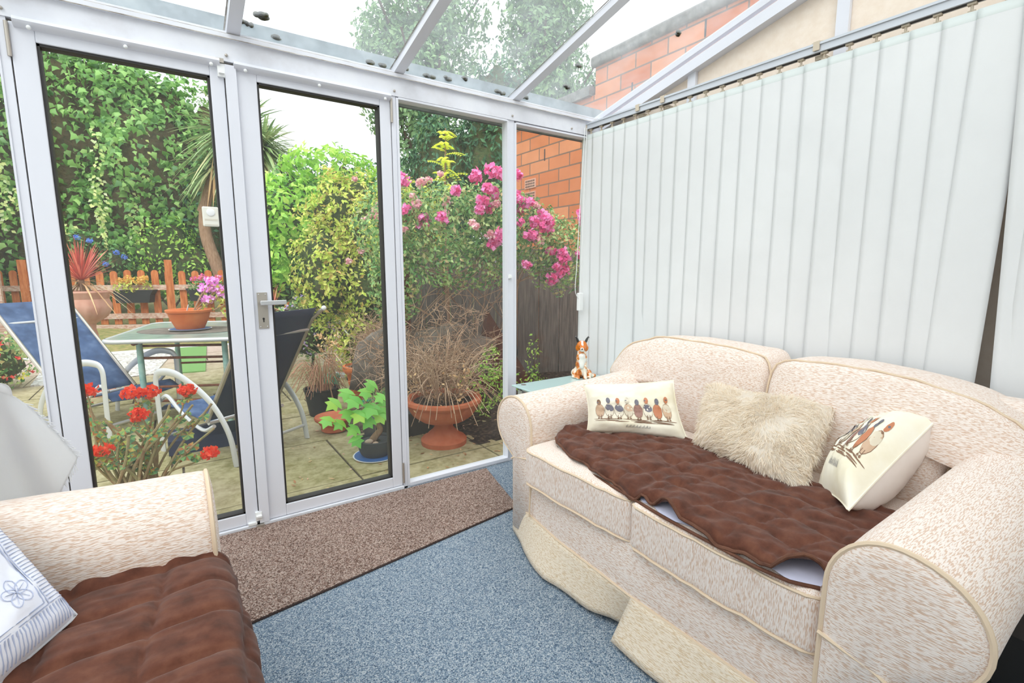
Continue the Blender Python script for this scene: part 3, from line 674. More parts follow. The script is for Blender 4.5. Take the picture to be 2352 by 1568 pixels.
def ducks(g, at, n, side=1):
    m = mb()
    body = [0, 6, 6, 3, 4, 6, 2, 0]; head = [5, 1, 2, 6, 1, 2, 1, 2]; wing = [0, 1, 1, 0, 4, 1, 2, 3]; hh = [.0, .05, .05, .05, .0, .04, .02, .05]
    for i in range(8):
        cu = .13+i*.105; cv = .44+(.01 if i % 2 else 0); o = .0016
        m.cur = 5; decal(m, at, ell(cu, cv, .050, .135), .0013, side, n)
        m.cur = body[i]; decal(m, at, ell(cu, cv, .047, .128), .0018, side, n)
        m.cur = wing[i]; decal(m, at, ell(cu+.004, cv+.045, .044, .07, .3), .0024, side, n)
        m.cur = head[i]; decal(m, at, ell(cu-.004+(.012 if i > 5 else 0), cv+.165+hh[i]*.6, .023, .060), .0026, side, n)
        m.cur = 1; decal(m, at, ell(cu-.018+(.03 if i > 5 else 0), cv+.165+hh[i]*.6, .010, .012), .003, side, n)
        m.cur = 5
        for d in (-.014, .014): decal(m, at, [(cu+d-.003, cv-.15), (cu+d+.003, cv-.15), (cu+d+.003, cv-.085), (cu+d-.003, cv-.085)], .0026, side, n); decal(m, at, ell(cu+d, cv-.152, .011, .012), .003, side, n)
    m.cur = 5
    rr = random.Random(4)
    for k in range(26): decal(m, at, ell(.10+rr.random()*.78, .285-rr.random()*.07, .05+rr.random()*.05, .006), .0012, side, n)
    m.cur = 1
    for k in range(22):   # faint handwritten caption
        u = .40+k*.0115; decal(m, at, [(u, .125), (u+.003, .12), (u+.007, .155+.02*sin(k*2.1)), (u+.003, .16+.02*sin(k*2.1))], .0016, side, n)
    m.build('duck_print', duck_c, g, angle=0)
g, at, n = pillow('duck_cushion', [(1.385, -.985, .497), (1.665, -1.275, .488), (1.745, -1.13, .70), (1.42, -.92, .685)], .10, (M['cushion'], M['cushback'], M['cushion']), seed=1, label='cream rectangular cushion printed with a row of ducks, at the left sofa arm')
ducks(g, at, n)
g, at, n = pillow('fluffy_cushion', [(1.625, -1.335, .50), (1.535, -1.77, .488), (1.865, -1.715, .70), (1.845, -1.235, .685)], .13, (M['fur'], M['fur'], M['fur']), seed=5, label='shaggy cream fur square cushion in the middle of the sofa', crease=.01, pinch=.03)
r = random.Random(5); m = mb()
for k in range(15000):
    u, v = r.random(), r.random(); side = 1 if r.random() < .72 else -1
    if r.random() < .12:
        if r.random() < .5: u = 0 if r.random() < .5 else 1
        else: v = 0 if r.random() < .5 else 1
    p = at(u, v, side); c0 = at(.5, .5, 0)
    out = (n*side*.55 + (p-c0).normalized()*.5)
    comb = V(0, 0, -.55)+V(fbm((u*3, v*3, 5)), fbm((u*3+7, v*3, 1)), fbm((u*4, v*3, 9)))*.9
    d = (out+comb+V(r.uniform(-1, 1), r.uniform(-1, 1), r.uniform(-1, 1))*.35).normalized()
    L = r.uniform(.018, .034); w = d.cross(V(r.uniform(-1, 1), r.uniform(-1, 1), r.uniform(-1, 1))).normalized()*.0011
    e = d+V(0, 0, -.5)+comb*.3; e.normalize(); a1 = p+d*L*.5; a2 = a1+e*L*.5
    m.add([p-w, p+w, a1-w*.9, a1+w*.9, a2], [(0,1,3,2), (2,3,4)])
m.build('fur', M['fur'], g, recalc=False, kind='stuff', angle=0)
g, at, n = pillow('duck_cushion', [(1.62, -1.775, .49), (1.45, -1.93, .53), (1.89, -1.985, .725), (2.04, -1.84, .64)], .19, (M['cushion'], M['cushback'], M['cushion']), ex=.85, seed=8, label='cream printed cushion with a white satin back, tipped against the right sofa arm')
ducks(g, at, n)
# ---- armchair at left: its front faces the sofa
def WA(lx, ly, z): return (.038-lx, ly, z)
ac = empty('armchair', (-.35, -1.4, 0), 'cream armchair with rolled arms under a brown throw, nearest the glass doors', 'armchair')
arm(ac, WA, 0, .78, -1.095, 1, zf=.632, zb=.675, fab=M['fx'], name='arm', r=.15)
arm(ac, WA, 0, .78, -1.70, -1, zf=.632, zb=.675, fab=M['fx'], name='arm', r=.15)
seat_cushion(ac, WA, -.02, .55, -1.69, -1.105, .28, .435, M['fx'], M['fz'], 15)
dome(ac, WA, [(-1.66, .45), (-1.84, .58), (-1.86, .70), (-1.7, .84), (-1.4, .88), (-1.1, .84), (-.94, .70), (-.96, .58), (-1.12, .45), (-1.4, .43)], .52, .74, .2, 'back_cushion', M['fy'], seed=22)
mb().rbox((-.84, -1.9, .04), (-.70, -.9, .8), .05, 5).build('back_frame', M['fy'], ac, angle=0)
mb().grid(lambda u, v: (.012-.02*v, -1.72+.64*u, .012+.30*v), 20, 8).build('front_rail', M['fy'], ac, angle=0)
for x, y in ((-.05, -.92), (-.05, -1.88), (-.72, -.95), (-.72, -1.85)): mb().tube([(x, y, 0), (x, y, .06)], [.018, .024], 12).build('foot', M['dark'], ac)
# throw over its seat, falling over the front
def thr2(u, v):
    # u across the seat (0 at the arm), v from the back over the front edge
    y = -1.085-.60*u; s_ = v*.98; xe = .004+.012*sin(pi*u)
    L = xe+.50
    R_ = .055
    if s_ < L: x = -.50+s_; z = .470
    elif s_ < L+R_*pi/2: a = (s_-L)/R_; x = xe+R_*sin(a); z = .470-R_*(1-cos(a))
    else: x = xe+R_+.012*sin(y*22)*(s_-L-R_*pi/2)*3; z = .470-R_-(s_-L-R_*pi/2)
    nx = 0 if s_ < L else min(1, (s_-L)/(R_*1.5)); nz_ = 1-nx
    h = quilt((s_-.085+.02*sin(y*7), y-.10*x-.02), .165, .125, .017, .009)+.004*fbm((s_*9, y*9, 3))+.003*fbm((s_*4, y*5, 6))+.0025*noise.noise(V(s_*10, y*60, 1))
    if u < .05: h += .010*(1-u/.05)*abs(sin(s_*38))
    z += h*nz_+(.012*sin(pi*u) if s_ < L+.05 else 0); x += h*nx
    return (x, y, z)
g = empty('brown_throw', (-.2, -1.4, .40), 'brown velour throw quilted in large squares over the armchair seat', 'throw')
o = mb().grid(thr2, 90, 150).build('quilted_top', M['brown'], g, angle=0); sd_ = o.modifiers.new('s', 'SOLIDIFY'); sd_.thickness = .008; sd_.offset = -1
# printed pillow leaning at the left edge
g, at, n = pillow('floral_pillow', [(-.38, -1.55, .49), (-.205, -1.225, .492), (-.38, -1.04, .725), (-.54, -1.36, .76)], .10, (mottled('pale_blue_cotton', ['#dfe2f0', '#ebedf6', '#f2f3f9'], 6, .9, .06), M['cloth'], M['cloth']), seed=3, label='white pillow with pale blue leaf print and striped border on the armchair', cat='pillow', pinch=.02)
pb = plain('pale_blue_print', '#b4bdd8', .9); m = mb()
for k in range(46):
    t = k/46
    for (a, b, c, d) in ((t, .02, t, .14), (t, .86, t, .98)): decal(m, at, [(a-.004, b), (a+.004, b), (c+.004, d), (c-.004, d)], .0012, 1, n)
    if .14 < t < .86:
        for (a, c) in ((.02, .14), (.86, .98)): decal(m, at, [(a, t-.004), (c, t-.004), (c, t+.004), (a, t+.004)], .0012, 1, n)
def strip(pts, w_=.004):
    for (a, b), (c, d) in zip(pts[:-1], pts[1:]):
        L = sqrt((c-a)**2+(d-b)**2)+1e-6; nx, ny = -(d-b)/L*w_, (c-a)/L*w_
        decal(m, at, [(a-nx, b-ny), (c-nx, d-ny), (c+nx, d+ny), (a+nx, b+ny)], .0014, 1, n)
for k_ in (.15, .17): strip([(k_, k_), (.5, k_), (1-k_, k_), (1-k_, .5), (1-k_, 1-k_), (.5, 1-k_), (k_, 1-k_), (k_, .5), (k_, k_)], .003)
rr = random.Random(9)
for cu, cv, rot in ((.74, .3, .4), (.72, .62, 1.3), (.5, .45, 2.4), (.32, .3, .9), (.35, .7, 2), (.55, .76, .2)):
    for q in range(5):
        a = rot+q*1.25; L = .085
        e1 = [(cu+L*cos(a)*(1+cos(t))*.5-.030*sin(t)*sin(a), cv+L*sin(a)*(1+cos(t))*.5+.030*sin(t)*cos(a)) for t in [2*pi*i/12 for i in range(13)]]
        strip(e1, .0022); strip([(cu, cv), (cu+L*.8*cos(a), cv+L*.8*sin(a))], .0016)
m.build('blue_print', pb, g, angle=0)
# white cloth hung over the armchair back by the window
def drape(u, v):
    # u from the hidden rear to the free front corner, v over the top and down the outside
    fold = sin(u*24+.8)*.026+sin(u*51+v*2)*.008
    xt = -.85+.50*u; top = .955-.02*u-.03*max(0, u-.9)/.1
    if v < .2:
        a = v/.2*pi/2; return (xt, -.90+.17*sin(a)+fold*.3*sin(a), top-.05*(1-cos(a))+.005*sin(u*20))
    t = (v-.2)/.8
    return (xt+.10*(t**.8)*u, -.73+.05*t+fold*min(1, t*2.5), top-.05-t*(.20+.24*min(1, (1-u)/.16)))
g = empty('white_cloth', (-.5, -.78, .55), 'white cloth with a lace edge hanging over the armchair back by the window', 'cloth')
o = mb().grid(drape, 90, 50).build('fabric', M['cloth'], g, angle=0); sd_ = o.modifiers.new('s', 'SOLIDIFY'); sd_.thickness = .003
o = mb().grid(lambda u, v: (-.86+.50*u, -1.05+.19*v+.08*u*v, .885+.016*sin(pi*v/2)), 20, 8).build('fabric_top', M['cloth'], g, angle=0); sd_ = o.modifiers.new('s', 'SOLIDIFY'); sd_.thickness = .003
m = mb(); rr = random.Random(2)
for k in range(150):
    p = Vector(drape(.35+.65*k/150, 1)); m.tube([p, p+V(rr.uniform(-.006, .006), rr.uniform(-.006, .006), -rr.uniform(.012, .022))], .0011, 4)
for k in range(60):
    p = Vector(drape(1, .3+.7*k/60)); m.tube([p, p+V(rr.uniform(.006, .016), rr.uniform(-.006, .006), -rr.uniform(.0, .012))], .0011, 4)
m.build('lace_fringe', M['cloth'], g)
m = mb(); emb = plain('faded_embroidery', '#c4b3bf', .9)
for k in range(26):
    p = Vector(drape(.72+.010*sin(k*1.9), .25+.6*k/26)); m.sphere(p+V(0, -.004, 0), (.004, .002, .006), 6, 4)
m.build('embroidery', emb, g)

# ------------------------------------------------------------ side table and collie figurine
g = empty('side_table', (1.9, -.33, 0), 'frosted glass side table with silver legs behind the sofa arm', 'table')
o = mb().box((1.60, -.56, .492), (2.215, -.115, .502)).build('glass_top', M['tglass'], g, smooth=False); bv = o.modifiers.new('b', 'BEVEL'); bv.width = .003; bv.segments = 2
m = mb().box((1.64, -.53, .470), (2.17, -.51, .490)).box((1.64, -.165, .470), (2.17, -.145, .490)).box((1.64, -.53, .470), (1.66, -.145, .490)).box((2.15, -.53, .470), (2.17, -.145, .490)); m.build('frame', M['alu'], g, smooth=False)
for x, y in ((1.655, -.15), (2.155, -.15), (1.655, -.52), (2.155, -.52)): mb().box((x-.02, y-.02, 0), (x+.02, y+.02, .472)).build('leg', M['alu'], g, smooth=False)
for x, y in ((1.655, -.16), (2.155, -.16)): mb().lathe([(0, .502), (.016, .502), (.016, .5045), (0, .5045)], (x, y, 0), 16).build('fixing_disc', M['chrome'], g)
dc = V(2.07, -.20, .502); fd = V(-.66, -.75, 0).normalized(); rd = V(-fd.y, fd.x, 0)
def DL(a, b, c): return dc+rd*a+fd*b+V(0, 0, c)
g = empty('dog_figurine', dc, 'glossy orange and white sitting collie figurine on the side table', 'figurine')
def collie():
    m, nt, b = base('collie_glaze'); f = tnoise(nt, texco(nt), 26, 3, .55)
    nt.links.new(ramp(nt, f, [(.46, S('#f4e9d8')), (.53, S('#e28a35')), (.64, S('#b65a18'))]), b.inputs['Base Color'])
    b.inputs['Roughness'].default_value = .15; b.inputs['Coat Weight'].default_value = .6; return m
def blob(parts, name, mat, vox=.0045):
    m = mb()
    for c, r_ in parts: m.sphere(DL(*c), r_, 16, 10)
    o = m.build(name, mat, g, angle=0); rm = o.modifiers.new('r', 'REMESH'); rm.mode = 'VOXEL'; rm.voxel_size = vox; rm.use_smooth_shade = True
    sm = o.modifiers.new('s', 'SMOOTH'); sm.factor = .6; sm.iterations = 5; return o
blob([((0, -.012, .045), (.046, .046, .046)), ((0, -.002, .085), (.040, .038, .05)), ((0, .010, .125), (.037, .033, .045)), ((0, .012, .155), (.031, .029, .035)),
    ((-.020, .030, .06), (.012, .013, .05)), ((.020, .030, .06), (.012, .013, .05)), ((-.022, .036, .02), (.012, .013, .03)), ((.022, .036, .02), (.012, .013, .03)),
    ((-.022, .048, .008), (.012, .018, .009)), ((.022, .048, .008), (.012, .018, .009)), ((-.042, -.002, .028), (.017, .03, .028)), ((.042, -.002, .028), (.017, .03, .028)),
    ((-.045, .022, .009), (.012, .024, .009)), ((.045, .022, .009), (.012, .024, .009)), ((.055, -.02, .016), (.022, .02, .016)), ((.074, -.005, .014), (.02, .018, .014))], 'body', collie())
blob([((0, .020, .115), (.028, .029, .04)), ((0, .030, .14), (.022, .024, .024)), ((0, .034, .09), (.017, .019, .03))], 'white_bib', plain('white_glaze', '#f3eee6', .15, coat=.6))
blob([((0, .016, .205), (.033, .034, .032)), ((0, .036, .196), (.020, .028, .018)), ((0, .056, .189), (.013, .018, .011)), ((-.020, .012, .19), (.017, .024, .024)), ((.020, .012, .19), (.017, .024, .024))], 'head', M['orangegl'], .004)
blob([((0, .043, .212), (.0065, .013, .016)), ((0, .064, .190), (.0115, .012, .010)), ((0, .052, .180), (.013, .018, .008)), ((0, .034, .229), (.006, .012, .010))], 'white_blaze', plain('white_glaze_face', '#f6f2ec', .15, coat=.6), .003)
blk = plain('black_glaze', '#141314', .1, coat=.6)
mb().sphere(DL(0, .077, .192), .005, 10, 8).build('nose', blk, g)
for s_ in (-.014, .014): mb().sphere(DL(s_, .044, .205), .0036, 8, 6).build('eye', blk, g)
for s_ in (-1, 1):
    m = mb(); m.tube([DL(s_*.022, .010, .226), DL(s_*.030, .008, .245), DL(s_*.037, .014, .258), DL(s_*.042, .026, .256)], [.014, .011, .007, .0025], 10, flat=.6); m.build('ear', blk, g)
# things on the floor beyond the right sofa arm
o = mb().box((1.74, -2.50, 0), (2.02, -2.20, .22)).box((1.735, -2.505, .20), (2.025, -2.195, .225)).build('storage_box', M['black'], smooth=False, label='black lidded box on the floor beyond the right sofa arm', cat='box')
g = empty('floor_cabinet', (2.2, -2.45, 0), 'low beige cabinet with a white upright edge beside the black box, at the right edge', 'cabinet')
mb().box((2.06, -2.70, 0), (2.33, -2.20, .42)).build('carcass', plain('beige_board', '#b5a78c', .7), g, smooth=False)
mb().box((2.045, -2.33, 0), (2.06, -2.30, .44)).build('edge_strip', M['cream_pl'], g, smooth=False)
# ------------------------------------------------------------ garden ground
G = -.1
m = mb().box((-9, .04, G-.12), (6, 7.2, G-.008)); m.build('patio_bed', M['joint'], smooth=False, kind='structure')
mb().add([(x, y, z) for z in (G-.05, -.02) for x, y in ((XL, .045), (XR, .045), (XR, .07), (XL, .07))], [(0,1,5,4),(1,2,6,5),(2,3,7,6),(3,0,4,7),(4,5,6,7)]).build('trim_5', M['plaster'], smooth=False, kind='structure')
# slabs
r = random.Random(21); m = mb()
rows = [.07, .49, 1.30, 2.05, 2.65, 3.4, 4.15, 4.9, 5.65, 6.4, 7.15]
for j, (a, b_) in enumerate(zip(rows[:-1], rows[1:])):
    x = -5.2+(.876 if j < 2 else r.uniform(0, .5)); x = .876-.9*7 if j < 2 else x
    while x < 4.2:
        wdt = .9 if j < 2 else r.choice([.6, .9]); dz = r.uniform(-.002, .002)
        gp = .007
        if not (x+wdt > 1.32 and a > .6 and x > 1.0 and b_ < 2.3): m.box((x+gp, a+gp, G-.04), (x+wdt-gp, b_-gp, G+dz))
        x += wdt
m.build('patio', M['pave'], smooth=False, kind='structure')
def terrain(u, v):
    x = -30+66*u; y = 7.2+36*v; z = G+.02+ .22*min(1, (y-7.2)/2.6)+max(0, y-10.2)*.10+.06*fbm((x*.4, y*.4, 1)); return (x, y, min(z, 1.6))
mb().grid(terrain, 66, 60).build('garden_ground', M['grass'], kind='structure')
mb().grid(lambda u, v: (1.75+2.5*u-.45*max(0, .35-v)*0, .55+1.85*v, G+.012+.03*fbm((u*6, v*6, 2))+.03*v), 50, 40).build('soil_bed', M['soil'], kind='structure')
mb().grid(lambda u, v: (4.0+30*u, -8+18*v, G-.02), 4, 4).build('side_ground', M['soil'], kind='structure')
mb().grid(lambda u, v: (-30+21.1*u, -8+16*v, G-.02), 4, 4).build('far_side_ground', M['grass'], kind='structure')
rr = random.Random(8); m = mb()
for k in range(520):
    x = rr.uniform(1.35, 3.9); y = rr.uniform(.3, 2.2)
    if k > 420: x = rr.uniform(.3, 1.6); y = rr.uniform(.3, 2.2)
    a = rr.uniform(0, 6.28); L = rr.uniform(.008, .02); p = V(x, y, G+.045 if (x > 1.8 and y > .6) else G+.006); d = V(cos(a), sin(a), rr.uniform(-.1, .3))*L; w_ = V(-sin(a), cos(a), 0)*L*.4
    m.add([p-d, p+w_, p+d, p-w_], [(0,1,2,3)])
m.build('leaf_litter', leafmat('fallen_leaves', ['#a67c55', '#d2b28a', '#7a5238', '#c89a70', '#e0a5a0']), label='dry fallen leaves and petals scattered over soil and paving by the fence', cat='leaf litter', kind='stuff', recalc=False)
slabpoly([(-1.35, 4.9), (-.25, 4.9), (.0, 7.0), (-1.5, 7.15)], G-.004, G+.012, 'pebble_bed', M['pebble'], None, label='bed of white pebbles between the paving and the fence', cat='pebbles', kind='stuff')
slabpoly([(-.02, 4.8), (.28, 4.75), (.42, 7.1), (-.02, 7.15)], G-.004, G+.016, 'turf_strip', M['turf'], None, label='narrow strip of bright artificial turf beside the white pebbles', cat='turf')

# ------------------------------------------------------------ picket fence
p0 = V(-3.9, 11.0, .12); p1 = V(2.7, 7.95, .14); D = p1-p0; Ln = D.length; D.normalize(); N = V(D.y, -D.x, 0).normalized()
fe = empty('picket_fence', (p0+p1)/2, 'low orange-stained picket fence across the back of the terrace', 'fence')
r = random.Random(4); k = 0; s_ = .06
while s_ < Ln:
    q = p0+D*s_; h = 1.02+r.uniform(-.015, .015); w_ = .062; m = mb()
    prof = [(-w_, 0), (w_, 0), (w_, h-.06)]+[(w_*cos(a), h-.06+.06*sin(a)) for a in [pi*i/8 for i in range(1, 8)]]+[(-w_, h-.06)]
    vs = [q+D*a+V(0, 0, b)+N*o_ for o_ in (0, .02) for a, b in prof]; n_ = len(prof)
    m.add(vs, [tuple(range(n_)), tuple(range(2*n_-1, n_-1, -1))]+[(i, (i+1) % n_, (i+1) % n_+n_, i+n_) for i in range(n_)])
    m.build('picket', M['fence'], fe, smooth=False); s_ += .235; k += 1
for z in (.70, .16):
    mb().bar(p0+V(0,0,z)+N*.045, p1+V(0,0,z)+N*.045, .045, .10).build('rail', M['fencerail'], fe, smooth=False)
for s_ in (1.9, 4.32, 6.9):
    q = p0+D*s_+N*.05; mb().bar(q, q+V(0,0,1.22), .12, .12, up=(0,1,0)).build('post', M['fence'], fe, smooth=False)
mb().bar(p0+V(0,0,-.03)+N*.35, p0+D*4.9+V(0,0,-.03)+N*.35, .12, .10).build('sleeper', M['fencerail'], smooth=False, label='pale weathered timber sleeper along the ground below the pickets', cat='timber')

# ------------------------------------------------------------ dark fence and brick building
a = V(1.9, 2.62, G); b_ = V(4.22, 2.0, G); D2 = (b_-a); L2 = D2.length; D2.normalize(); N2 = V(D2.y, -D2.x, 0).normalized()
fe = empty('dark_fence', (a+b_)/2, 'tall dark vertical-board fence behind the rose and dry urn', 'fence')
s_ = 0; r = random.Random(6); i = 0
while s_ < L2-.05:
    q = a+D2*(s_+.065); o_ = N2*(.012 if i % 2 else 0); mb().bar(q+o_, q+o_+V(0, 0, 1.50+r.uniform(-.01, .01)), .128, .018, up=N2).build('board', M['darkwood'], fe, smooth=False); s_ += .132; i += 1
for z in (.3, 1.2): mb().bar(a+V(0,0,z)-N2*.05, b_+V(0,0,z)-N2*.05, .05, .08).build('rail', M['darkwood'], fe, smooth=False)
BX = 4.3
bw = empty('brick_building', (BX+.3, 1, G), 'orange clay-block building wall with grey coping beyond the conservatory side', 'building')
mb().box((BX, -5, G), (BX+.25, 2.08, 3.50)).build('high_wall', M['brick'], bw, smooth=False)
mb().box((BX, 2.08, G), (BX+.22, 3.95, 3.20)).build('low_wall', M['brick'], bw, smooth=False)
m = mb().rbox((BX-.05, -5, 3.50), (BX+.30, 2.13, 3.62), .03, 3, lambda p: Vector((p.x+.01*fbm((p.y*3, p.z*5, 0)), p.y, p.z+.012*fbm((p.y*4, p.x*5, 3))))); m.build('coping', M['coping'], bw)
mb().box((BX-.05, 2.13, 3.20), (BX+.27, 4.0, 3.31)).build('low_coping', M['coping'], bw, smooth=False)
for z in (2.30, 2.13):
    m = mb().box((BX-.012, 3.22, z), (BX+.005, 3.47, z+.125)); o = m.build('air_brick', M['terrapale'], bw, smooth=False)
    m = mb()
    for i in range(9):
        for j in range(3): m.box((BX-.0135, 3.24+.0245*i, z+.015+.036*j), (BX-.0115, 3.253+.0245*i, z+.038+.036*j))
    m.build('vent_slot', M['black'], o, smooth=False)
m = mb()
for y, z in ((3.02, 2.62), (1.5, 3.02), (.62, 3.32), (.2, 3.1)): m.box((BX-.004, y, z), (BX, y+.018, z+.15))
m.build('open_joint', M['dark'], bw, smooth=False)

# ------------------------------------------------------------ plants
def leaf(m, p, d, n, L, W_, fold=.25, droop=.2):
    # one leaf from p along d with face normal n
    d = d.normalized(); s = d.cross(n)
    if s.length < 1e-3: s = d.cross(V(1, .3, .2))
    s.normalize(); n = s.cross(d)
    mid = p+d*L*.5; tip = p+d*L-n*L*droop; q1 = mid+s*W_*.5+n*W_*fold*.5; q2 = mid-s*W_*.5+n*W_*fold*.5
    m.v += [tuple(p), tuple(q1), tuple(tip), tuple(q2)]; k = len(m.v); m.f += [(k-4, k-3, k-2), (k-4, k-2, k-1)]; m.mi += [m.cur]*2
def ivyleaf(m, p, d, n, L):
    d = d.normalized(); s = d.cross(n)
    if s.length < 1e-3: s = d.cross(V(1, .3, .2))
    s.normalize(); n = s.cross(d); W_ = L*.85
    pts = [p, p+d*L*.25+s*W_*.5, p+d*L*.55+s*W_*.28, p+d*L-n*L*.2, p+d*L*.55-s*W_*.28, p+d*L*.25-s*W_*.5, p+d*L*.45+n*L*.08]
    k = len(m.v); m.v += [tuple(q) for q in pts]; m.f += [(k+i, k+i+1, k+6) for i in range(5)]+[(k+5, k, k+6)]; m.mi += [m.cur]*6
def rdir(r): 
    while True:
        q = V(r.uniform(-1, 1), r.uniform(-1, 1), r.uniform(-1, 1))
        if .05 < q.length < 1: return q.normalized()
def blobs_foliage(m, blobs, n, L, r, kind='leaf', aspect=.5, bumpy=.25, facing=None, hang=.5, shell=.25, clump=0):
    vol = [b[1][0]*b[1][2]+b[1][1]*b[1][2] for b in blobs]; tot = sum(vol)
    for (c, rad), w_ in zip(blobs, vol):
        c = Vector(c); k = int(n*w_/tot); i = 0; tries = 0
        cl = [(rdir(r), r.uniform(.12, .3)) for _ in range(clump)]
        while i < k and tries < k*6:
            tries += 1; u = rdir(r)
            if facing is not None and u.dot(facing) < -.25: continue
            if cl and r.random() < .6:
                q_, s_ = cl[r.randrange(clump)]; u = (q_+rdir(r)*s_).normalized()
                if facing is not None and u.dot(facing) < -.25: continue
            f = 1+bumpy*noise.noise(u*2.6+c)-shell*r.random()**2+bumpy*.5*noise.noise(u*7+c)
            p = c+V(u.x*rad[0], u.y*rad[1], u.z*rad[2])*f
            if p.z < G: continue
            nn = (u+rdir(r)*.8).normalized(); d = (rdir(r)+V(0, 0, -hang)+u*.3)
            d = d-nn*d.dot(nn)
            if d.length < .1: continue
            l_ = L*r.uniform(.6, 1.25)
            if kind == 'ivy': ivyleaf(m, p, d, nn, l_)
            else: leaf(m, p, d, nn, l_, l_*aspect)
            i += 1
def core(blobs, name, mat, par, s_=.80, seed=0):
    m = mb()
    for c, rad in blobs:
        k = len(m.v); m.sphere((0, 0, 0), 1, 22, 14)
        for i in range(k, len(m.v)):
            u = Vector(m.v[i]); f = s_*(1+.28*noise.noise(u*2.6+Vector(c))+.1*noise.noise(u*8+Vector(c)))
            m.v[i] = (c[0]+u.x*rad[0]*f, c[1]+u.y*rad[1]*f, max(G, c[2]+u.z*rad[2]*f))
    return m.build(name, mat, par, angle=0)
TOCAM = V(-.3, -.95, 0)
LM = {}
LM['ivy'] = leafmat('ivy_leaves', ['#3f6a35', '#6d9a4c', '#8cb766', '#5b8a44', '#a9cc7c', '#4c7a4a'], .35)
LM['var'] = leafmat('variegated_ivy', ['#a8c069', '#d4dc93', '#7fa24f', '#e2e6b0'], .4)
LM['bright'] = leafmat('bright_green_leaves', ['#6fa03a', '#9cc95a', '#b9d96c', '#7db04a'], .4)
LM['yell'] = leafmat('yellow_green_leaves', ['#8aa63d', '#bccf5a', '#d3db78', '#8f9b4e', '#c7a866'], .45)
LM['mid'] = leafmat('mid_green_leaves', ['#3e6b38', '#5f9350', '#86b069', '#4d7d52', '#a3c080'], .4)
LM['rose'] = leafmat('rose_leaves', ['#3f6f3f', '#6c9c5c', '#9dbf7c', '#b7c98a', '#557f4e', '#c3b183'], .35)
LM['poplar'] = leafmat('poplar_leaves', ['#4d6f4b', '#6f9060', '#8ba878', '#5b7d58'], .5, .3)
LM['conifer'] = leafmat('conifer_sprays', ['#274a33', '#3b6544', '#527e52', '#2f5540'], .6, .15)
LM['palm'] = leafmat('palm_blades', ['#55704a', '#86a06c', '#aabb86', '#6a8a58', '#c3b98a'], .4, .25)
LM['lime'] = leafmat('lime_leaves', ['#b8d23a', '#d3e35a', '#c5d94a', '#dfc96a'], .4, .45)
LM['dry'] = leafmat('dry_leaves', ['#b08a62', '#d2b48a', '#9a6f4a', '#e0cba4'], .8, .2)
def plant(name, loc, label, cat, blobs, n, L, mat, r, corem='core', kind='leaf', stem=True, group=None, cs=.78, **kw):
    g = empty(name, loc, label, cat, group); m = mb(); blobs_foliage(m, blobs, n, L, r, kind, **kw)
    m.build('foliage', mat, g, recalc=False, angle=0)
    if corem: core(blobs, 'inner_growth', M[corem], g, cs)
    if stem:
        m = mb(); base_ = Vector(loc)
        for c, rad in blobs[:4]: m.tube(catmull([base_, base_.lerp(Vector(c), .5)+V(.05, .03, 0), Vector(c)], 4), [max(.015, rad[0]*.05)*(1-.06*i) for i in range(9)], 7)
        m.build('stem', M['bark2'], g)
    return g
r = random.Random(31)
# great ivy wall
ivb = [((-5.2, 13.0, 2.8), (2.2, 1.2, 3.0)), ((-2.6, 12.6, 3.2), (2.0, 1.3, 3.0)), ((-1.2, 11.9, 3.7), (1.5, 1.1, 2.2)), ((-.2, 11.4, 3.0), (1.2, 1.0, 2.3)), ((-1.6, 11.6, 1.6), (1.8, .9, 1.4)), ((.3, 11.2, 1.9), (.8, .7, 1.4)), ((-.3, 11.6, 4.3), (1.3, .9, 1.3)), ((.8, 11.5, 3.4), (1.0, .7, 1.7))]
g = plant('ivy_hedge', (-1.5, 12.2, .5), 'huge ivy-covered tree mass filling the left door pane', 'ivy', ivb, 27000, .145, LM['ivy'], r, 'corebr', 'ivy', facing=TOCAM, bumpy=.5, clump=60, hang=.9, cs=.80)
m = mb()
for k in range(26):
    x = r.uniform(-2.6, .6); z = r.uniform(2.0, 4.2); y = 10.7+abs(x+.8)*.18+r.uniform(-.15, .1)
    for q in range(r.randint(16, 34)): leaf(m, V(x+r.uniform(-.07, .07), y-.02*q*.3+r.uniform(-.05, .05), z-q*.035), V(r.uniform(-1, 1), -.4, -.5), V(r.uniform(-.4, .4), -1, .4), .09, .06)
m.build('variegated_trails', LM['var'], g, recalc=False, angle=0)
plant('green_shrub', (.0, 10.5, .3), 'bright glossy green shrub in front of the ivy above the pickets', 'shrub', [((.0, 10.5, 1.45), (.62, .5, .75)), ((.45, 10.3, 1.15), (.5, .4, .5)), ((-.7, 10.8, 1.2), (.5, .4, .5))], 1900, .10, LM['bright'], r, 'core')
g = plant('hydrangea', (-1.4, 10.4, .3), 'hydrangea with small blue flower heads left of the glossy green shrub', 'shrub', [((-1.45, 10.6, 1.5), (.55, .4, .45)), ((-.85, 10.5, 1.3), (.3, .3, .35))], 800, .10, LM['mid'], r, 'core')
bl = leafmat('blue_petals', ['#4a6fd0', '#7c9ae8', '#5d83e0'], .6)
for c in ((-1.62, 10.1, 1.68), (-1.38, 10.12, 1.78), (-1.2, 10.1, 1.72), (-.82, 10.2, 1.5), (-1.7, 10.1, 1.62), (-.70, 10.15, 1.42), (-1.0, 10.1, 1.28)):
    m = mb(); blobs_foliage(m, [(c, (.055, .05, .045))], 60, .03, r, aspect=.9, bumpy=0); m.build('flower_head', bl, g, recalc=False)
o = mb().box((-1.75, 10.9, .3), (-1.25, 11.3, 1.72)).build('compost_bin', plain('dark_teal_plastic', '#2d6a68', .5), smooth=False, label='dark teal bin half hidden behind the hydrangea', cat='bin')
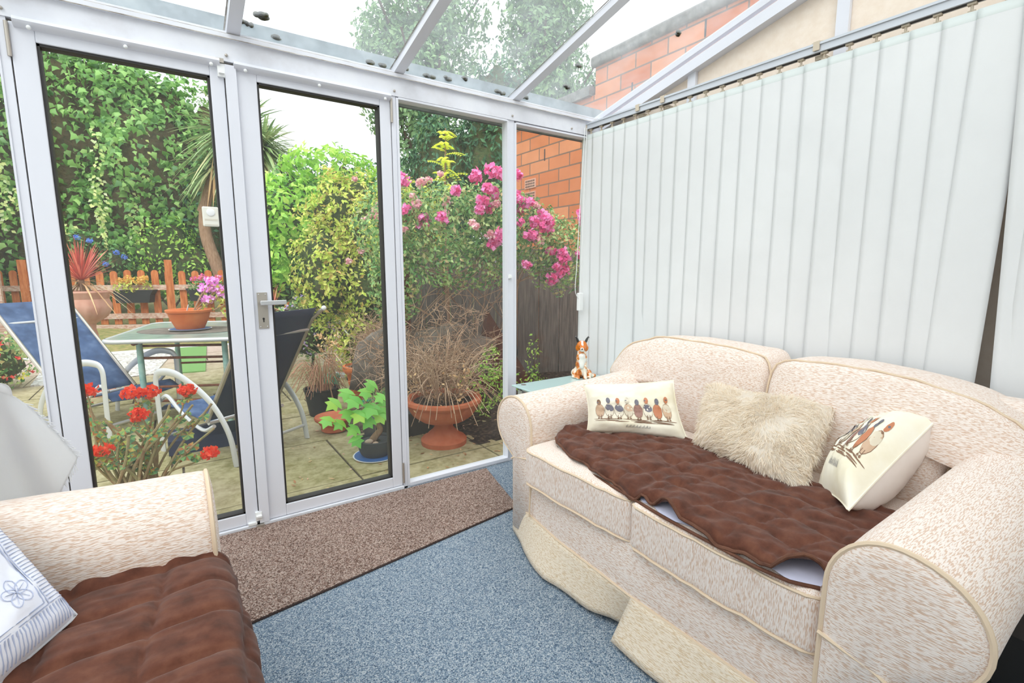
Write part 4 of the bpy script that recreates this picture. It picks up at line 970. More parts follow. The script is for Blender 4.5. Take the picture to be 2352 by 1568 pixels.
# left side bed seen past the door post
g = plant('fuchsia_bush', (-2.4, 5.2, G), 'low bush dotted red and yellow at the far left window', 'shrub', [((-2.6, 5.4, .45), (.8, .6, .55)), ((-1.75, 4.9, .2), (.45, .4, .35)), ((-3.3, 6.2, .8), (.9, .6, .7))], 5500, .055, LM['rose'], r, 'core')
for nm, h, cnt in (('red_flower', ['#d23a30', '#e2584a', '#b8304a'], 70), ('yellow_flower', ['#f0c63a', '#f5d96a'], 30)):
    m = mb()
    for k in range(cnt): 
        c, rad = [((-2.6, 5.4, .45), (.8, .6, .55)), ((-1.75, 4.9, .2), (.45, .4, .35))][k % 2]; u = rdir(r)
        if u.y > .2: u.y = -u.y
        p = Vector(c)+V(u.x*rad[0], u.y*rad[1], u.z*rad[2])*1.03
        for q in range(4): leaf(m, p, rdir(r), rdir(r), .04, .035)
    m.build(nm, leafmat(nm+'_petals', h), g, recalc=False, kind='stuff')
mb().bar((-2.05, 7.6, G), (-2.05, 7.6, 1.75), .10, .10, up=(0, 1, 0)).bar((-2.12, 7.55, 1.66), (-1.99, 7.55, 1.66), .05, .05).build('wooden_post', M['fencerail'], smooth=False, label='weathered upright timber post at the far left window', cat='post')
plant('ivy_hedge', (-3.6, 9.2, .2), 'dark bushy hedge seen through the far left window strip', 'hedge', [((-3.9, 9.6, 2.2), (1.2, .8, 2.3)), ((-3.2, 9.2, 1.0), (.7, .5, .7))], 2600, .12, LM['ivy'], r, 'corebr', 'ivy', facing=TOCAM)

# cordyline palm
g = empty('cordyline_palm', (1.0, 9.2, .25), 'tall cordyline palm with a spiky crown behind the middle door frame', 'palm')
m = mb(); m.tube(catmull([(1.0, 9.2, .2), (.84, 9.2, 1.1), (.66, 9.25, 2.0), (.85, 9.2, 2.9), (1.3, 9.1, 3.6)], 6), [.13-.002*i for i in range(25)], 10)
m.tube(catmull([(.62, 9.3, 2.3), (.9, 9.1, 2.9), (1.5, 9.0, 3.5)], 6), .07, 8); m.build('trunk', M['bark'], g)
m = mb(); crowns = [((1.35, 9.1, 3.80), 1.35, 420), ((1.75, 8.9, 3.55), 1.0, 260), ((1.0, 9.3, 3.2), 1.0, 160)]
for c, R_, nb in crowns:
    c = Vector(c)
    for k in range(nb):
        u = rdir(r); 
        if u.z < -.55: u.z = -u.z*.3
        L_ = R_*r.uniform(.6, 1.0); s = u.cross(V(0, 0, 1)).normalized() if abs(u.z) < .98 else V(1, 0, 0); w_ = .028
        pts = [c+u*L_*t+V(0, 0, -1)*L_*.50*t*t*(1-max(0, u.z)*.5) for t in (0.05, .35, .65, .85, 1)]
        ws = [w_*.6, w_, w_*.9, w_*.55, .002]; n0 = len(m.v)
        for p_, ww in zip(pts, ws): m.v += [tuple(p_-s*ww), tuple(p_+s*ww)]
        for q in range(4): m.f.append((n0+2*q, n0+2*q+1, n0+2*q+3, n0+2*q+2)); m.mi.append(0)
m.build('crown', LM['palm'], g, recalc=False, angle=0)
m = mb()
for k in range(90):
    a = r.uniform(0, 6.28); c = V(1.2+r.uniform(-.3, .6), 9.1, 3.35); u = V(cos(a)*.25, sin(a)*.25, -1); L_ = r.uniform(.5, 1.2); leaf(m, c+V(cos(a)*.1, sin(a)*.1, 0), u, V(cos(a), sin(a), .1), L_, .05, 0, 0)
m.build('dead_skirt', LM['dry'], g, recalc=False)

# rounded climber hedge in right door leaf
plant('round_hedge', (2.1, 6.0, G), 'tall rounded green hedge behind the right door pane, farther part', 'hedge', [((1.75, 6.1, 1.65), (.75, .6, 1.15)), ((2.5, 6.2, 1.9), (.9, .7, 1.1)), ((1.35, 5.9, 1.1), (.35, .35, .65))], 5200, .085, LM['mid'], r, 'core', facing=TOCAM, bumpy=.35)
plant('bright_climber', (1.9, 6.0, 1.2), 'bright large-leaved climber spilling over the top left of the rounded hedge', 'climber', [((1.55, 5.6, 2.0), (.55, .4, .5)), ((2.2, 5.8, 2.75), (.7, .4, .28)), ((1.2, 5.5, 1.3), (.28, .25, .5))], 1500, .13, LM['bright'], r, None, stem=False, facing=TOCAM)
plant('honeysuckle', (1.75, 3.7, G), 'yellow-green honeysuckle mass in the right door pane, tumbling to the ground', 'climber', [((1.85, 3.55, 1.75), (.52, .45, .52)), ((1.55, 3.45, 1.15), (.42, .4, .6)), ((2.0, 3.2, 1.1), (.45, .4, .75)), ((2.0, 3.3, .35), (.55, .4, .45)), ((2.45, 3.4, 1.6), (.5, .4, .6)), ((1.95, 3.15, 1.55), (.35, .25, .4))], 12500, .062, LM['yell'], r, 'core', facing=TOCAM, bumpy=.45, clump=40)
g = plant('michaelmas_daisy', (1.35, 3.9, G), 'small lilac-flowered plant beside the chair back', 'plant', [((1.35, 3.9, .45), (.35, .3, .4))], 700, .05, LM['rose'], r, 'core')
m = mb()
for k in range(60):
    u = rdir(r); u.y = -abs(u.y); p = V(1.35, 3.9, .5)+V(u.x*.36, u.y*.3, u.z*.36)
    for q in range(5): leaf(m, p, rdir(r), rdir(r), .03, .02)
m.build('lilac_flower', leafmat('lilac_petals', ['#b6a0e0', '#cdbdf0', '#9f86d4']), g, recalc=False, kind='stuff')

# rambling rose with counted blooms
rb = [((1.72, 1.9, 1.55), (.36, .34, .38)), ((2.12, 1.62, 1.58), (.42, .34, .36)), ((2.52, 1.5, 1.60), (.38, .32, .36)), ((2.85, 1.42, 1.48), (.36, .30, .34)), ((3.2, 1.38, 1.32), (.32, .28, .36)), ((1.68, 1.85, 1.10), (.22, .25, .42)), ((2.3, 1.6, 1.22), (.5, .28, .22))]
g = plant('rambling_rose', (1.85, 1.95, G), 'rambling rose covered in pink blooms over the dark fence', 'rose bush', rb, 9500, .050, LM['rose'], r, None, stem=False, facing=TOCAM, bumpy=.4, shell=.5)
m = mb()
for k in range(34):
    c, rad = r.choice(rb); c = Vector(c); p = V(1.85+r.uniform(-.1, 1.3), 1.95, r.uniform(.5, 1.0)); e = c+V(r.uniform(-1, 1)*rad[0], r.uniform(-.8, .4)*rad[1], r.uniform(-.9, 1)*rad[2])
    m.tube(catmull([p, p.lerp(e, .5)+V(r.uniform(-.1, .1), -.1, .12), e], 4), r.uniform(.003, .007), 5)
m.build('cane', M['twig'], g)
m = mb(); m.tube(catmull([(1.80, 2.05, G), (1.84, 2.1, .7), (1.86, 2.1, 1.5), (1.95, 2.1, 1.75)], 6), [.075]*10+[.05]*9, 9); m.build('old_trunk', mottled('red_brown_trunk', ['#4a2418', '#6b3524', '#8a5038'], 10, .9, .6, (3, 3, 1), .02), g)
pk = [leafmat('pink_petals', ['#e04a8c', '#f07ab0', '#f59ac4', '#d8407c'], .6, .3), leafmat('pale_pink_petals', ['#f2a6b4', '#f7c4c4', '#ea8aa0', '#f4d0b8'], .6, .3)]
R0 = [(2.3, 1.2, 1.99, 1), (2.41, 1.26, 1.99, 1), (2.44, 1.22, 1.96, 1), (2.2, 1.3, 1.95, 1), (2.6, 1.26, 1.99, 1), (1.99, 1.26, 1.81, 1), (1.89, 1.33, 1.94, 0), (1.9, 1.57, 1.93, 0), (1.78, 1.47, 1.88, 0), (2.25, 1.19, 1.84, 1), (2.41, 1.34, 1.83, 1), (2.22, 1.23, 1.74, 1), (2.32, 1.29, 1.7, 1), (2.19, 1.22, 1.67, 1), (2.38, 1.25, 1.73, 0), (1.89, 1.32, 1.59, 1), (1.96, 1.42, 1.63, 0), (1.78, 1.64, 1.79, 0), (1.77, 1.53, 1.71, 0), (2.0, 1.44, 1.74, 0), (2.37, 1.22, 1.43, 1), (2.32, 1.1, 1.47, 1), (2.34, 1.24, 1.39, 1), (2.29, 1.21, 1.46, 0), (2.11, 1.2, 1.55, 0), (2.1, 1.12, 1.52, 0), (1.72, 1.7, 1.93, 1), (1.68, 1.57, 1.67, 1), (1.83, 1.52, 1.59, 1), (1.81, 1.58, 1.55, 1), (1.67, 1.62, 1.5, 0), (2.64, 1.28, 1.71, 1), (2.55, 1.19, 1.79, 1), (2.68, 1.26, 1.75, 0), (2.68, 1.18, 1.76, 1), (2.82, 1.27, 1.75, 0), (2.85, 1.24, 1.67, 1), (2.79, 1.08, 1.62, 1), (2.83, 1.08, 1.58, 1), (2.78, 1.1, 1.55, 1), (2.96, 1.23, 1.52, 1), (2.71, 1.16, 1.59, 1), (2.74, 1.18, 1.46, 1), (2.65, 1.12, 1.47, 1), (2.77, 1.14, 1.43, 0), (2.57, 1.16, 1.58, 1), (2.6, 1.1, 1.21, 1), (3.01, 1.11, 1.32, 1), (3.03, 1.11, 1.28, 1), (2.94, 1.19, 1.34, 1), (2.96, 1.12, 1.2, 1), (3.02, 1.16, 1.13, 1), (3.07, 1.14, 1.16, 1), (2.95, 1.18, 1.08, 1), (3.23, 1.1, 1.32, 1), (3.2, 1.05, 1.7, 1), (3.29, 1.17, 1.66, 1), (3.34, 1.18, 1.62, 1), (1.67, 2.27, 1.73, 0), (1.68, 2.25, 1.66, 0), (1.58, 2.31, 1.64, 0), (1.7, 2.25, 1.78, 0), (1.52, 2.3, 1.34, 0), (1.42, 2.36, 1.25, 0), (1.64, 2.28, 1.68, 0), (1.53, 2.42, 2.02, 0)]
for i, (cx_, cy_, cz_, kk_) in enumerate(R0):
    c = (cx_, cy_, cz_); m = mb(); rad = r.uniform(.034, .050) if kk_ else r.uniform(.022, .036)
    blobs_foliage(m, [(c, (rad, rad, rad*.9))], 70, rad*.9, r, aspect=1.0, bumpy=.1, hang=0, shell=.6); m.build('bloom', pk[0] if kk_ else pk[1], g, recalc=False, angle=0)

# lime robinia shoot behind the roses
g = empty('lime_sapling', (2.38, 2.2, G), 'slim lime-yellow leafed sapling rising above the pink roses', 'sapling')
m = mb(); st = catmull([(2.40, 2.2, G), (2.38, 2.2, 1.0), (2.36, 2.18, 1.8), (2.37, 2.16, 2.55)], 6); m.tube(st, [.02-.0008*i for i in range(len(st))], 7); m.build('stem', M['bark'], g)
m = mb()
for k in range(22):
    z = 1.93+k*.028; a = k*2.4+r.uniform(-.4, .4); L_ = .24*(1-(k/22)**2*.55)*r.uniform(.6, 1.15); tl_ = r.uniform(-.1, .7); o_ = V(2.365, 2.17, z)
    for q in range(8):
        p = o_+V(cos(a), sin(a)*.7, tl_-.05*q)*L_*(q+1)/8
        for s_ in (-1, 1): leaf(m, p, V(-sin(a)*s_, cos(a)*s_, .1), V(0, -.6, .8), .050, .030)
m.build('foliage', LM['lime'], g, recalc=False)

# far trees
for i, (x, y, label, bb) in enumerate(((10.2, 18.6, 'tall poplar, left of the two seen through the roof glass', [((9.8, 18.3, 8.6), (2.3, 1.8, 3.0)), ((10.4, 18.6, 12.5), (2.2, 1.8, 3.6)), ((8.2, 18.6, 9.6), (1.3, 1.1, 2.6)), ((9.6, 18.4, 5.2), (1.7, 1.4, 2.2))]),
        (14.6, 16.4, 'tall poplar, right of the two seen through the roof glass', [((14.4, 16.0, 9.3), (2.0, 1.6, 3.6)), ((14.6, 16.2, 13.2), (1.9, 1.6, 3.0)), ((16.4, 15.6, 7.8), (1.6, 1.2, 2.0))]))):
    g = plant('poplar_tree', (x, y, .5), label, 'tree', bb, 15000, .26, LM['poplar'], r, None, facing=V(-.6, -.8, 0), bumpy=.6, clump=70, shell=.7)
    m = mb()
    for c, rad in bb:
        for k in range(14): m.tube([Vector((x, y, c[2]-rad[2]*.8)), Vector(c)+V(r.uniform(-1, 1)*rad[0], r.uniform(-1, 1)*rad[1], r.uniform(-.2, 1)*rad[2])], .05, 5)
    m.build('branch', M['bark2'], g)
plant('conifer', (7.2, 8.8, .2), 'dark feathery conifer behind the roses and sapling', 'tree', [((7.2, 8.6, 3.6), (1.25, 1.0, 2.0)), ((6.0, 9.4, 3.0), (1.1, .9, 2.0)), ((7.3, 8.7, 5.0), (.9, .8, 1.4))], 6500, .16, LM['conifer'], r, 'core', hang=1.2, aspect=.4, facing=V(-.6, -.8, 0), bumpy=.6, clump=40)
plant('dark_hedge', (3.2, 9.5, .2), 'dark evergreen hedge line between the palm and the conifer', 'hedge', [((2.6, 9.4, 1.9), (1.3, .7, 1.6)), ((4.2, 8.9, 1.9), (1.3, .8, 1.7)), ((1.2, 10.9, 2.2), (1.0, .6, 1.6))], 4200, .12, LM['conifer'], r, 'core', facing=TOCAM)
plant('dark_hedge', (4.2, 6.0, .2), 'shadowy hedge directly behind the dark board fence', 'hedge', [((3.4, 5.4, 1.1), (.8, .6, 1.1)), ((2.7, 5.2, 1.2), (.6, .5, 1.1))], 2600, .09, LM['mid'], r, 'core', facing=TOCAM)
# ------------------------------------------------------------ pots and garden furniture
def twigs(m, c, rad, n, r, th=.0022, curl=.25, up=.0):
    c = Vector(c)
    for k in range(n):
        u = rdir(r); p = c+V(u.x*rad[0], u.y*rad[1], u.z*rad[2])*r.uniform(.1, 1); d = (rdir(r)+V(0, 0, up))*r.uniform(.08, .28)
        q = p+d*.5+rdir(r)*curl*.15; e = p+d; t_ = th*r.uniform(.6, 1.5)
        m.tube([p, p.lerp(q, .6)+rdir(r)*.006, q, q.lerp(e, .6)+rdir(r)*.01, e], [t_, t_, t_*.8, t_*.6, t_*.3], 4, cap=False)
r = random.Random(77)
# big urn with dead plant
uc = V(1.58, .74, G)
g = empty('terracotta_urn', uc, 'wide terracotta urn on a moulded foot, full of dead twigs', 'urn')
m = mb(); m.lathe([(.0, 0), (.165, 0), (.168, .035), (.155, .05), (.13, .058), (.115, .08), (.085, .105), (.07, .125), (.066, .15), (.09, .165), (.16, .185), (.215, .225), (.245, .275), (.258, .30), (.275, .31), (.283, .325), (.278, .345), (.262, .352), (.235, .345), (.22, .32), (.1, .31), (0, .31)], uc, 64, .03, (.17, .30)); m.build('bowl', M['terra'], g)
m = mb()
for k in range(48):
    a = 2*pi*k/48; m.sphere(uc+V(.262*cos(a), .262*sin(a), .340), (.011, .011, .008), 7, 5)
m.build('rim_beading', M['terra'], g)
m = mb().lathe([(0, .33), (.215, .325)], uc, 32); m.build('compost', M['soil'], g)
m = mb(); twigs(m, uc+V(0, .05, .52), (.36, .28, .22), 420, r, .0020, .35, .1)
for k in range(110):
    a = r.uniform(0, 6.28); p = uc+V(cos(a)*.1, sin(a)*.1, .33); e = p+V(cos(a)*r.uniform(.2, .45), sin(a)*.3, r.uniform(-.12, .5)); m.tube(catmull([p, p.lerp(e, .5)+V(0, 0, .12), e], 4), .0022, 4, cap=False)
m.build('dead_stems', M['twig'], g, recalc=False)
m = mb()
for k in range(160): 
    a = r.uniform(0, 6.28); p = uc+V(cos(a)*r.uniform(.1, .3), sin(a)*.25, r.uniform(.28, .6)); leaf(m, p, rdir(r), rdir(r), .03, .018)
m.build('dead_leaves', LM['dry'], g, recalc=False, kind='stuff')
# tangle of prunings against the fence
pb_ = [((1.6, 1.75, .40), (.45, .3, .42)), ((2.15, 1.6, .36), (.5, .3, .40))]
g = empty('brushwood_heap', (1.9, 1.7, G), 'tangled heap of dry prunings against the dark fence', 'twigs')
core([((1.65, 1.95, .28), (.42, .25, .38)), ((2.2, 1.85, .3), (.6, .25, .36))], 'packed_centre', M['stone'], g, .9)
m = mb()
for c, rad in pb_: twigs(m, c, rad, 480, r, .0022, .4)
twigs(m, (2.2, 1.5, .75), (.6, .25, .16), 60, r, .0022, .5, .4)
m.build('twig_tangle', M['twig'], g, recalc=False, kind='stuff')
plant('green_weed', (2.15, 1.15, G), 'fresh bright green weed growing right of the terracotta urn', 'plant', [((2.1, 1.1, .16), (.24, .16, .2)), ((2.22, 1.1, .36), (.10, .08, .16))], 620, .035, LM['bright'], r, None, facing=TOCAM)
plant('green_weed', (2.95, 1.5, G), 'small weed with pale green leaves before the dark fence, behind the side table', 'plant', [((2.9, 1.5, .05), (.25, .1, .10)), ((2.98, 1.5, .3), (.07, .05, .22))], 170, .04, LM['bright'], r, None)
m = mb(); m.bar((2.55, 1.75, .02), (3.0, 1.7, .45), .3, .02); 
o = mb().add([(2.45, 1.88, G), (3.15, 1.72, G), (2.62, 1.84, .75), (2.45, 1.80, G), (3.15, 1.66, G), (2.62, 1.78, .75)], [(0,1,2), (5,4,3), (0,3,4,1), (1,4,5,2), (2,5,3,0)]).build('red_brown_board', mottled('red_brown_board', ['#4a2a1e', '#6b3f2c'], 8, .9, .3), smooth=False, label='triangular red-brown board leaning on the dark fence', cat='board')
o = mb().box((1.15, 1.0, G), (1.9, 1.25, .08)).build('slate_trough', M['dark'], smooth=False, label='low dark grey trough behind the terracotta urn', cat='trough')
# bonsai maple on a plate
bc = V(1.075, .77, G)
g = empty('bonsai_maple', bc+V(0, 0, .012), 'small gnarled maple in a low black pot with bright lobed leaves', 'potted plant')
mb().lathe([(0, .012), (.085, .012), (.10, .03), (.112, .06), (.117, .10), (.122, .125), (.116, .13), (.108, .122), (.104, .11), (0, .108)], bc, 40).build('pot', M['dark'], g)
mb().lathe([(0, .109), (.104, .108)], bc, 24).build('soil', M['soil'], g)
m = mb(); m.tube(catmull([bc+V(-.03, 0, .10), bc+V(.0, .0, .14), bc+V(.035, .0, .18), bc+V(.02, .0, .23), bc+V(.03, .01, .30), bc+V(-.01, 0, .36)], 6), [.028-.0007*i for i in range(31)], 10)
for e in ((-.16, .0, .44), (-.10, -.03, .50), (.02, .0, .50), (.06, -.02, .38), (-.22, 0, .36), (-.12, -.04, .3)): m.tube(catmull([bc+V(0, 0, .32), bc+V(e[0]*.5, e[1]*.5, .38), bc+V(*e)], 4), .0045, 5)
m.build('trunk', M['bark'], g)
def maple(m, p, d, n, L):
    d = d.normalized(); s = d.cross(n).normalized(); n = s.cross(d); pts = [(0, 0), (.12, -.34), (.30, -.55), (.36, -.30), (.62, -.46), (.66, -.20), (1, 0), (.66, .20), (.62, .46), (.36, .30), (.30, .55), (.12, .34)]
    k = len(m.v); m.v += [tuple(p+d*a*L+s*b*L+n*(-.12*abs(b)*L-.15*a*a*L)) for a, b in pts]+[tuple(p+d*.4*L+n*.03*L)]; m.f += [(k+i, k+(i+1) % 12, k+12) for i in range(12)]; m.mi += [0]*12
m = mb()
for a, b, c, L_ in ((-.30, -.02, .34, .10), (-.24, -.03, .44, .11), (-.17, 0, .50, .11), (-.12, -.06, .45, .12), (-.20, -.05, .38, .11), (-.07, -.05, .50, .10), (0, -.03, .53, .10), (-.03, -.08, .40, .13), (-.10, -.09, .36, .12), (.05, -.06, .44, .09), (.08, -.04, .38, .12), (-.22, -.04, .30, .09), (-.14, -.08, .26, .10), (.05, -.08, .32, .12), (-.05, -.09, .31, .11), (-.17, -.08, .20, .10), (.12, -.02, .33, .09)):
    maple(m, bc+V(a, b, c), V(-.6+r.uniform(-.5, .9), -.5, -.45), V(r.uniform(-.3, .3), -.75, .7), L_)
m.build('foliage', leafmat('maple_leaves', ['#5fa845', '#86c860', '#74b852', '#a2c94f'], .4, .4), g, recalc=False)
m = mb(); twigs(m, bc+V(.02, .03, .36), (.12, .08, .08), 50, r, .0015); m.build('dry_twig', M['twig'], g, recalc=False)
m = mb().sphere(bc+V(-.055, -.03, .12), (.03, .022, .018), 10, 7).sphere(bc+V(-.02, -.06, .113), (.02, .015, .01), 9, 6); m.build('pebble', M['fencerail'], g)
g2 = empty('blue_rimmed_plate', bc, 'blue and white plate under the black bonsai pot', 'plate')
mb().lathe([(0, 0), (.10, 0), (.150, .009), (.152, .012), (.148, .012), (.10, .006), (0, .006)], bc, 48).build('plate_body', M['white'], g2)
mb().lathe([(.105, .0075), (.143, .0135)], bc, 48).build('blue_glaze', M['bluepl'], g2)
# green ribbed tub
tcn = V(1.30, 1.30, G); g = empty('green_tub', tcn, 'green ribbed plastic tub behind the bonsai', 'plant pot')
mb().lathe([(0, 0), (.10, 0), (.132, .20), (.148, .205), (.150, .235), (.142, .237), (.132, .215), (0, .21)], tcn, 96, .05, (.01, .2)).build('tub', M['greenpl'], g)
mb().lathe([(0, .22), (.13, .215)], tcn, 20).build('soil', M['soil'], g)
m = mb(); blobs_foliage(m, [(tcn+V(0, 0, .27), (.12, .1, .05))], 160, .03, r); m.build('weeds', LM['mid'], g, recalc=False)
# upturned bowl/stool shaped terracotta
c = V(.99, 1.49, G); g = empty('terracotta_pedestal', c, 'low flat-topped terracotta pedestal on the paving', 'pedestal')
mb().lathe([(0, 0), (.085, 0), (.10, .01), (.10, .05), (.115, .065), (.12, .085), (.145, .095), (.15, .11), (.145, .122), (0, .124)], c, 48).build('pedestal_body', M['terra'], g)
# black pot with dead grass
c = V(1.03, 2.02, G); g = empty('black_pot', c, 'round black plastic pot of dead reedy grass', 'plant pot')
mb().lathe([(0, 0), (.11, 0), (.145, .22), (.152, .225), (.152, .24), (.143, .24), (.138, .215), (0, .21)], c, 36).build('pot', M['black'], g)
m = mb()
for k in range(95):
    a = r.uniform(0, 6.28); p = c+V(cos(a)*.1*r.random(), sin(a)*.1*r.random(), .21); L_ = r.uniform(.12, .30); q = p+V(cos(a)*.06-.02, sin(a)*.05, L_); e = q+V(cos(a)*.12-.02, sin(a)*.06, -L_*r.uniform(.0, 1.3)); m.tube(catmull([p, q, e], 4), .0022, 4, cap=False)
m.build('dead_grass', leafmat('dead_grass', ['#a97a64', '#c79a80', '#8d6a50', '#9a9a6a']), g, recalc=False)
# moulded terracotta pot behind
c = V(1.48, 2.25, G); g = empty('terracotta_pot', c, 'moulded orange terracotta pot with a thick rim behind the maple', 'plant pot')
mb().lathe([(0, 0), (.10, 0), (.12, .05), (.13, .14), (.15, .20), (.145, .22), (.155, .27), (.185, .30), (.195, .33), (.19, .355), (.17, .36), (.16, .34), (0, .33)], c, 48).build('pot', M['terraor'], g)
m = mb().lathe([(0, .345), (.16, .34)], c, 24); m.build('compost', M['soil'], g)
m = mb(); twigs(m, c+V(.15, .05, .62), (.28, .2, .26), 380, r, .002); m.build('dead_stems', M['twig'], g, recalc=False)
c = V(1.30, 2.75, G); g = empty('small_green_pot', c, 'small green plastic pot with a withered seedling', 'plant pot')
mb().lathe([(0, 0), (.06, 0), (.085, .17), (.092, .17), (.092, .19), (.08, .19), (0, .17)], c, 28).build('pot', M['greenpl'], g)
m = mb(); twigs(m, c+V(0, 0, .32), (.06, .05, .14), 40, r, .003, .2, .6); m.build('seedling', M['twig'], g, recalc=False)
m = mb()
for k in range(60): leaf(m, c+V(r.uniform(-.12, .1), r.uniform(-.05, .05), r.uniform(.35, .62)), rdir(r), rdir(r), .045, .03)
m.build('withered_leaves', LM['dry'], g, recalc=False)
# glass cloche and tilted dish
c = V(1.58, 3.60, G); g = empty('glass_cloche', c, 'clear bell cloche standing on the paving', 'cloche')
clg = glass('cloche_glass', .12); mb().lathe([(.165, 0), (.16, .1), (.15, .20), (.11, .255), (.03, .275), (0, .275)], c, 36).build('dome', clg, g)
mb().lathe([(.165, 0), (.175, 0), (.175, .012), (.165, .012)], c, 36).build('rim', M['white'], g)
c = V(1.72, 3.25, .43); m = mb(); m.lathe([(0, -.05), (.10, -.035), (.17, 0), (.175, .01), (.165, .012), (.09, -.02), (0, -.035)], (0, 0, 0), 40)
Rm = Matrix.Rotation(radians(38), 4, V(.6, .8, 0)); m.v = [tuple(Rm @ Vector(p)+c) for p in m.v]
g = empty('bird_bath', V(1.72, 3.25, G), 'white bird bath dish tilted on its stand among the dry stems', 'bird bath')
m.build('dish', M['white'], g); mb().tube([(1.72, 3.25, G), (1.72, 3.25, .40)], .025, 10).lathe([(0, 0), (.12, 0), (.12, .02), (.03, .05), (0, .05)], (1.72, 3.25, G), 24).build('stand', M['black'], g)
# pedestal urn with red cordyline beyond the table
c = V(-.72, 4.05, G); g = empty('pedestal_urn', c, 'pale pink terracotta urn on a pedestal holding a red spiky cordyline', 'urn')
mb().lathe([(0, 0), (.17, 0), (.17, .05), (.13, .07), (.11, .30), (.12, .42), (.09, .48), (.085, .60), (.07, .68), (.075, .73), (.12, .76), (.17, .80), (.205, .86), (.212, .92), (.20, .98), (.222, 1.02), (.238, 1.045), (.235, 1.06), (.20, 1.06), (.19, 1.03), (0, 1.02)], c, 64, .045, (.74, .97)).build('urn_body', M['terrapale'], g)
mb().lathe([(0, 1.035), (.19, 1.03)], c, 20).build('compost', M['soil'], g)
m = mb(); m.tube([c+V(.0, 0, 1.03), c+V(0, 0, 1.18)], .022, 8); m.build('stem', M['bark'], g)
def spikes(m, c, n, R_, w_, lo, hi, droop):
    for k in range(n):
        a = r.uniform(0, 6.28); el = radians(r.uniform(lo, hi)); u = V(cos(a)*cos(el), sin(a)*cos(el), sin(el)); L_ = R_*r.uniform(.7, 1); s = u.cross(V(0, 0, 1)).normalized()
        pts = [c+u*L_*t+V(0, 0, -1)*L_*droop*t*t for t in (0, .3, .6, .85, 1)]; n0 = len(m.v)
        for p_, ww in zip(pts, (w_*.8, w_, w_*.8, w_*.4, .0008)): m.v += [tuple(p_-s*ww), tuple(p_+s*ww)]
        for q in range(4): m.f.append((n0+2*q, n0+2*q+1, n0+2*q+3, n0+2*q+2)); m.mi.append(0)
m = mb(); spikes(m, c+V(0, 0, 1.16), 130, .50, .0065, 15, 88, .12); m.build('red_blades', leafmat('red_blades', ['#a8483e', '#c96a5c', '#8f3f3a', '#d98a72'], .4, .25), g, recalc=False)
m = mb(); spikes(m, c+V(0, 0, 1.14), 42, .50, .008, -20, 25, .55); m.build('dry_blades', LM['dry'], g, recalc=False)
c = V(1.08, 4.55, G); g = empty('tall_planter', c, 'tall brown woven planter with a sparse red spiky plant behind the chair', 'planter')
mb().lathe([(0, 0), (.14, 0), (.20, .75), (.205, .76), (.19, .76), (0, .73)], c, 32).build('planter_body', mottled('woven_brown', ['#4a3f38', '#6a5b50', '#2e2723'], 60, .9, .6, (1, 1, .4)), g)
m = mb(); spikes(m, c+V(-.02, 0, .74), 16, .42, .008, 62, 88, .05); m.build('red_blades', bpy.data.materials['red_blades'], g, recalc=False)
m = mb(); spikes(m, c+V(.05, 0, .76), 22, .34, .008, -10, 30, .9); m.build('dry_blades', LM['dry'], g, recalc=False)

# glass topped table, turned slightly
T0 = V(-.48, 2.42, .62); e1 = V(.93, -.37, 0).normalized(); e2 = V(.22, .97, 0).normalized()
tw, tl = 1.0, 1.45
g = empty('patio_table', T0+e1*tw/2+e2*tl/2+V(0, 0, -.72), 'rectangular glass-topped patio table on pale teal legs', 'table')
def TP(a, b, z): return T0+e1*a+e2*b+V(0, 0, z)
cor = []
for (ca, cb, a0) in ((.12, .12, pi), (tw-.12, .12, 1.5*pi), (tw-.12, tl-.12, 0), (.12, tl-.12, .5*pi)):
    for i in range(7): a = a0+pi/2*i/6; cor.append((ca+.12*cos(a), cb+.12*sin(a)))
m = mb(); n_ = len(cor); m.add([TP(a, b, z) for z in (.0, .008) for a, b in cor], [tuple(range(n_)), tuple(range(2*n_-1, n_-1, -1))]+[(i, (i+1) % n_, (i+1) % n_+n_, i+n_) for i in range(n_)]); m.build('glass_top', M['tabg'], g, smooth=False)
mb().tube([TP(a, b, -.004) for a, b in cor+cor[:2]], .017, 10, cap=False).build('rim', M['alu'], g)
def leg_(a, b): mb().tube([TP(a, b, -.01), TP(a, b, -.25), TP(a, b, -.72)], .022, 10).build('leg', M['teal'], g)
for a, b in ((.22, .15), (tw-.16, .15), (.22, tl-.15), (tw-.16, tl-.15)): leg_(a, b)
m = mb()
for z in (-.06, -.16, -.40, -.52): m.tube([TP(.22, .16, z), TP(tw-.16, .16, z-.01)], .011, 7)
for z in (-.06, -.40): m.tube([TP(.22, tl-.15, z), TP(tw-.16, tl-.15, z)], .011, 7)
m.build('crossbar', M['rust'], g)
o = mb().tube([TP(.22, .02, -.02), TP(.22, .17, -.02)], .02, 8); o.lathe([(0, -.03), (.05, -.03), (.05, 0), (0, 0)], TP(.22, .15, .0), 14); o.build('rust_cap', M['rust'], g)
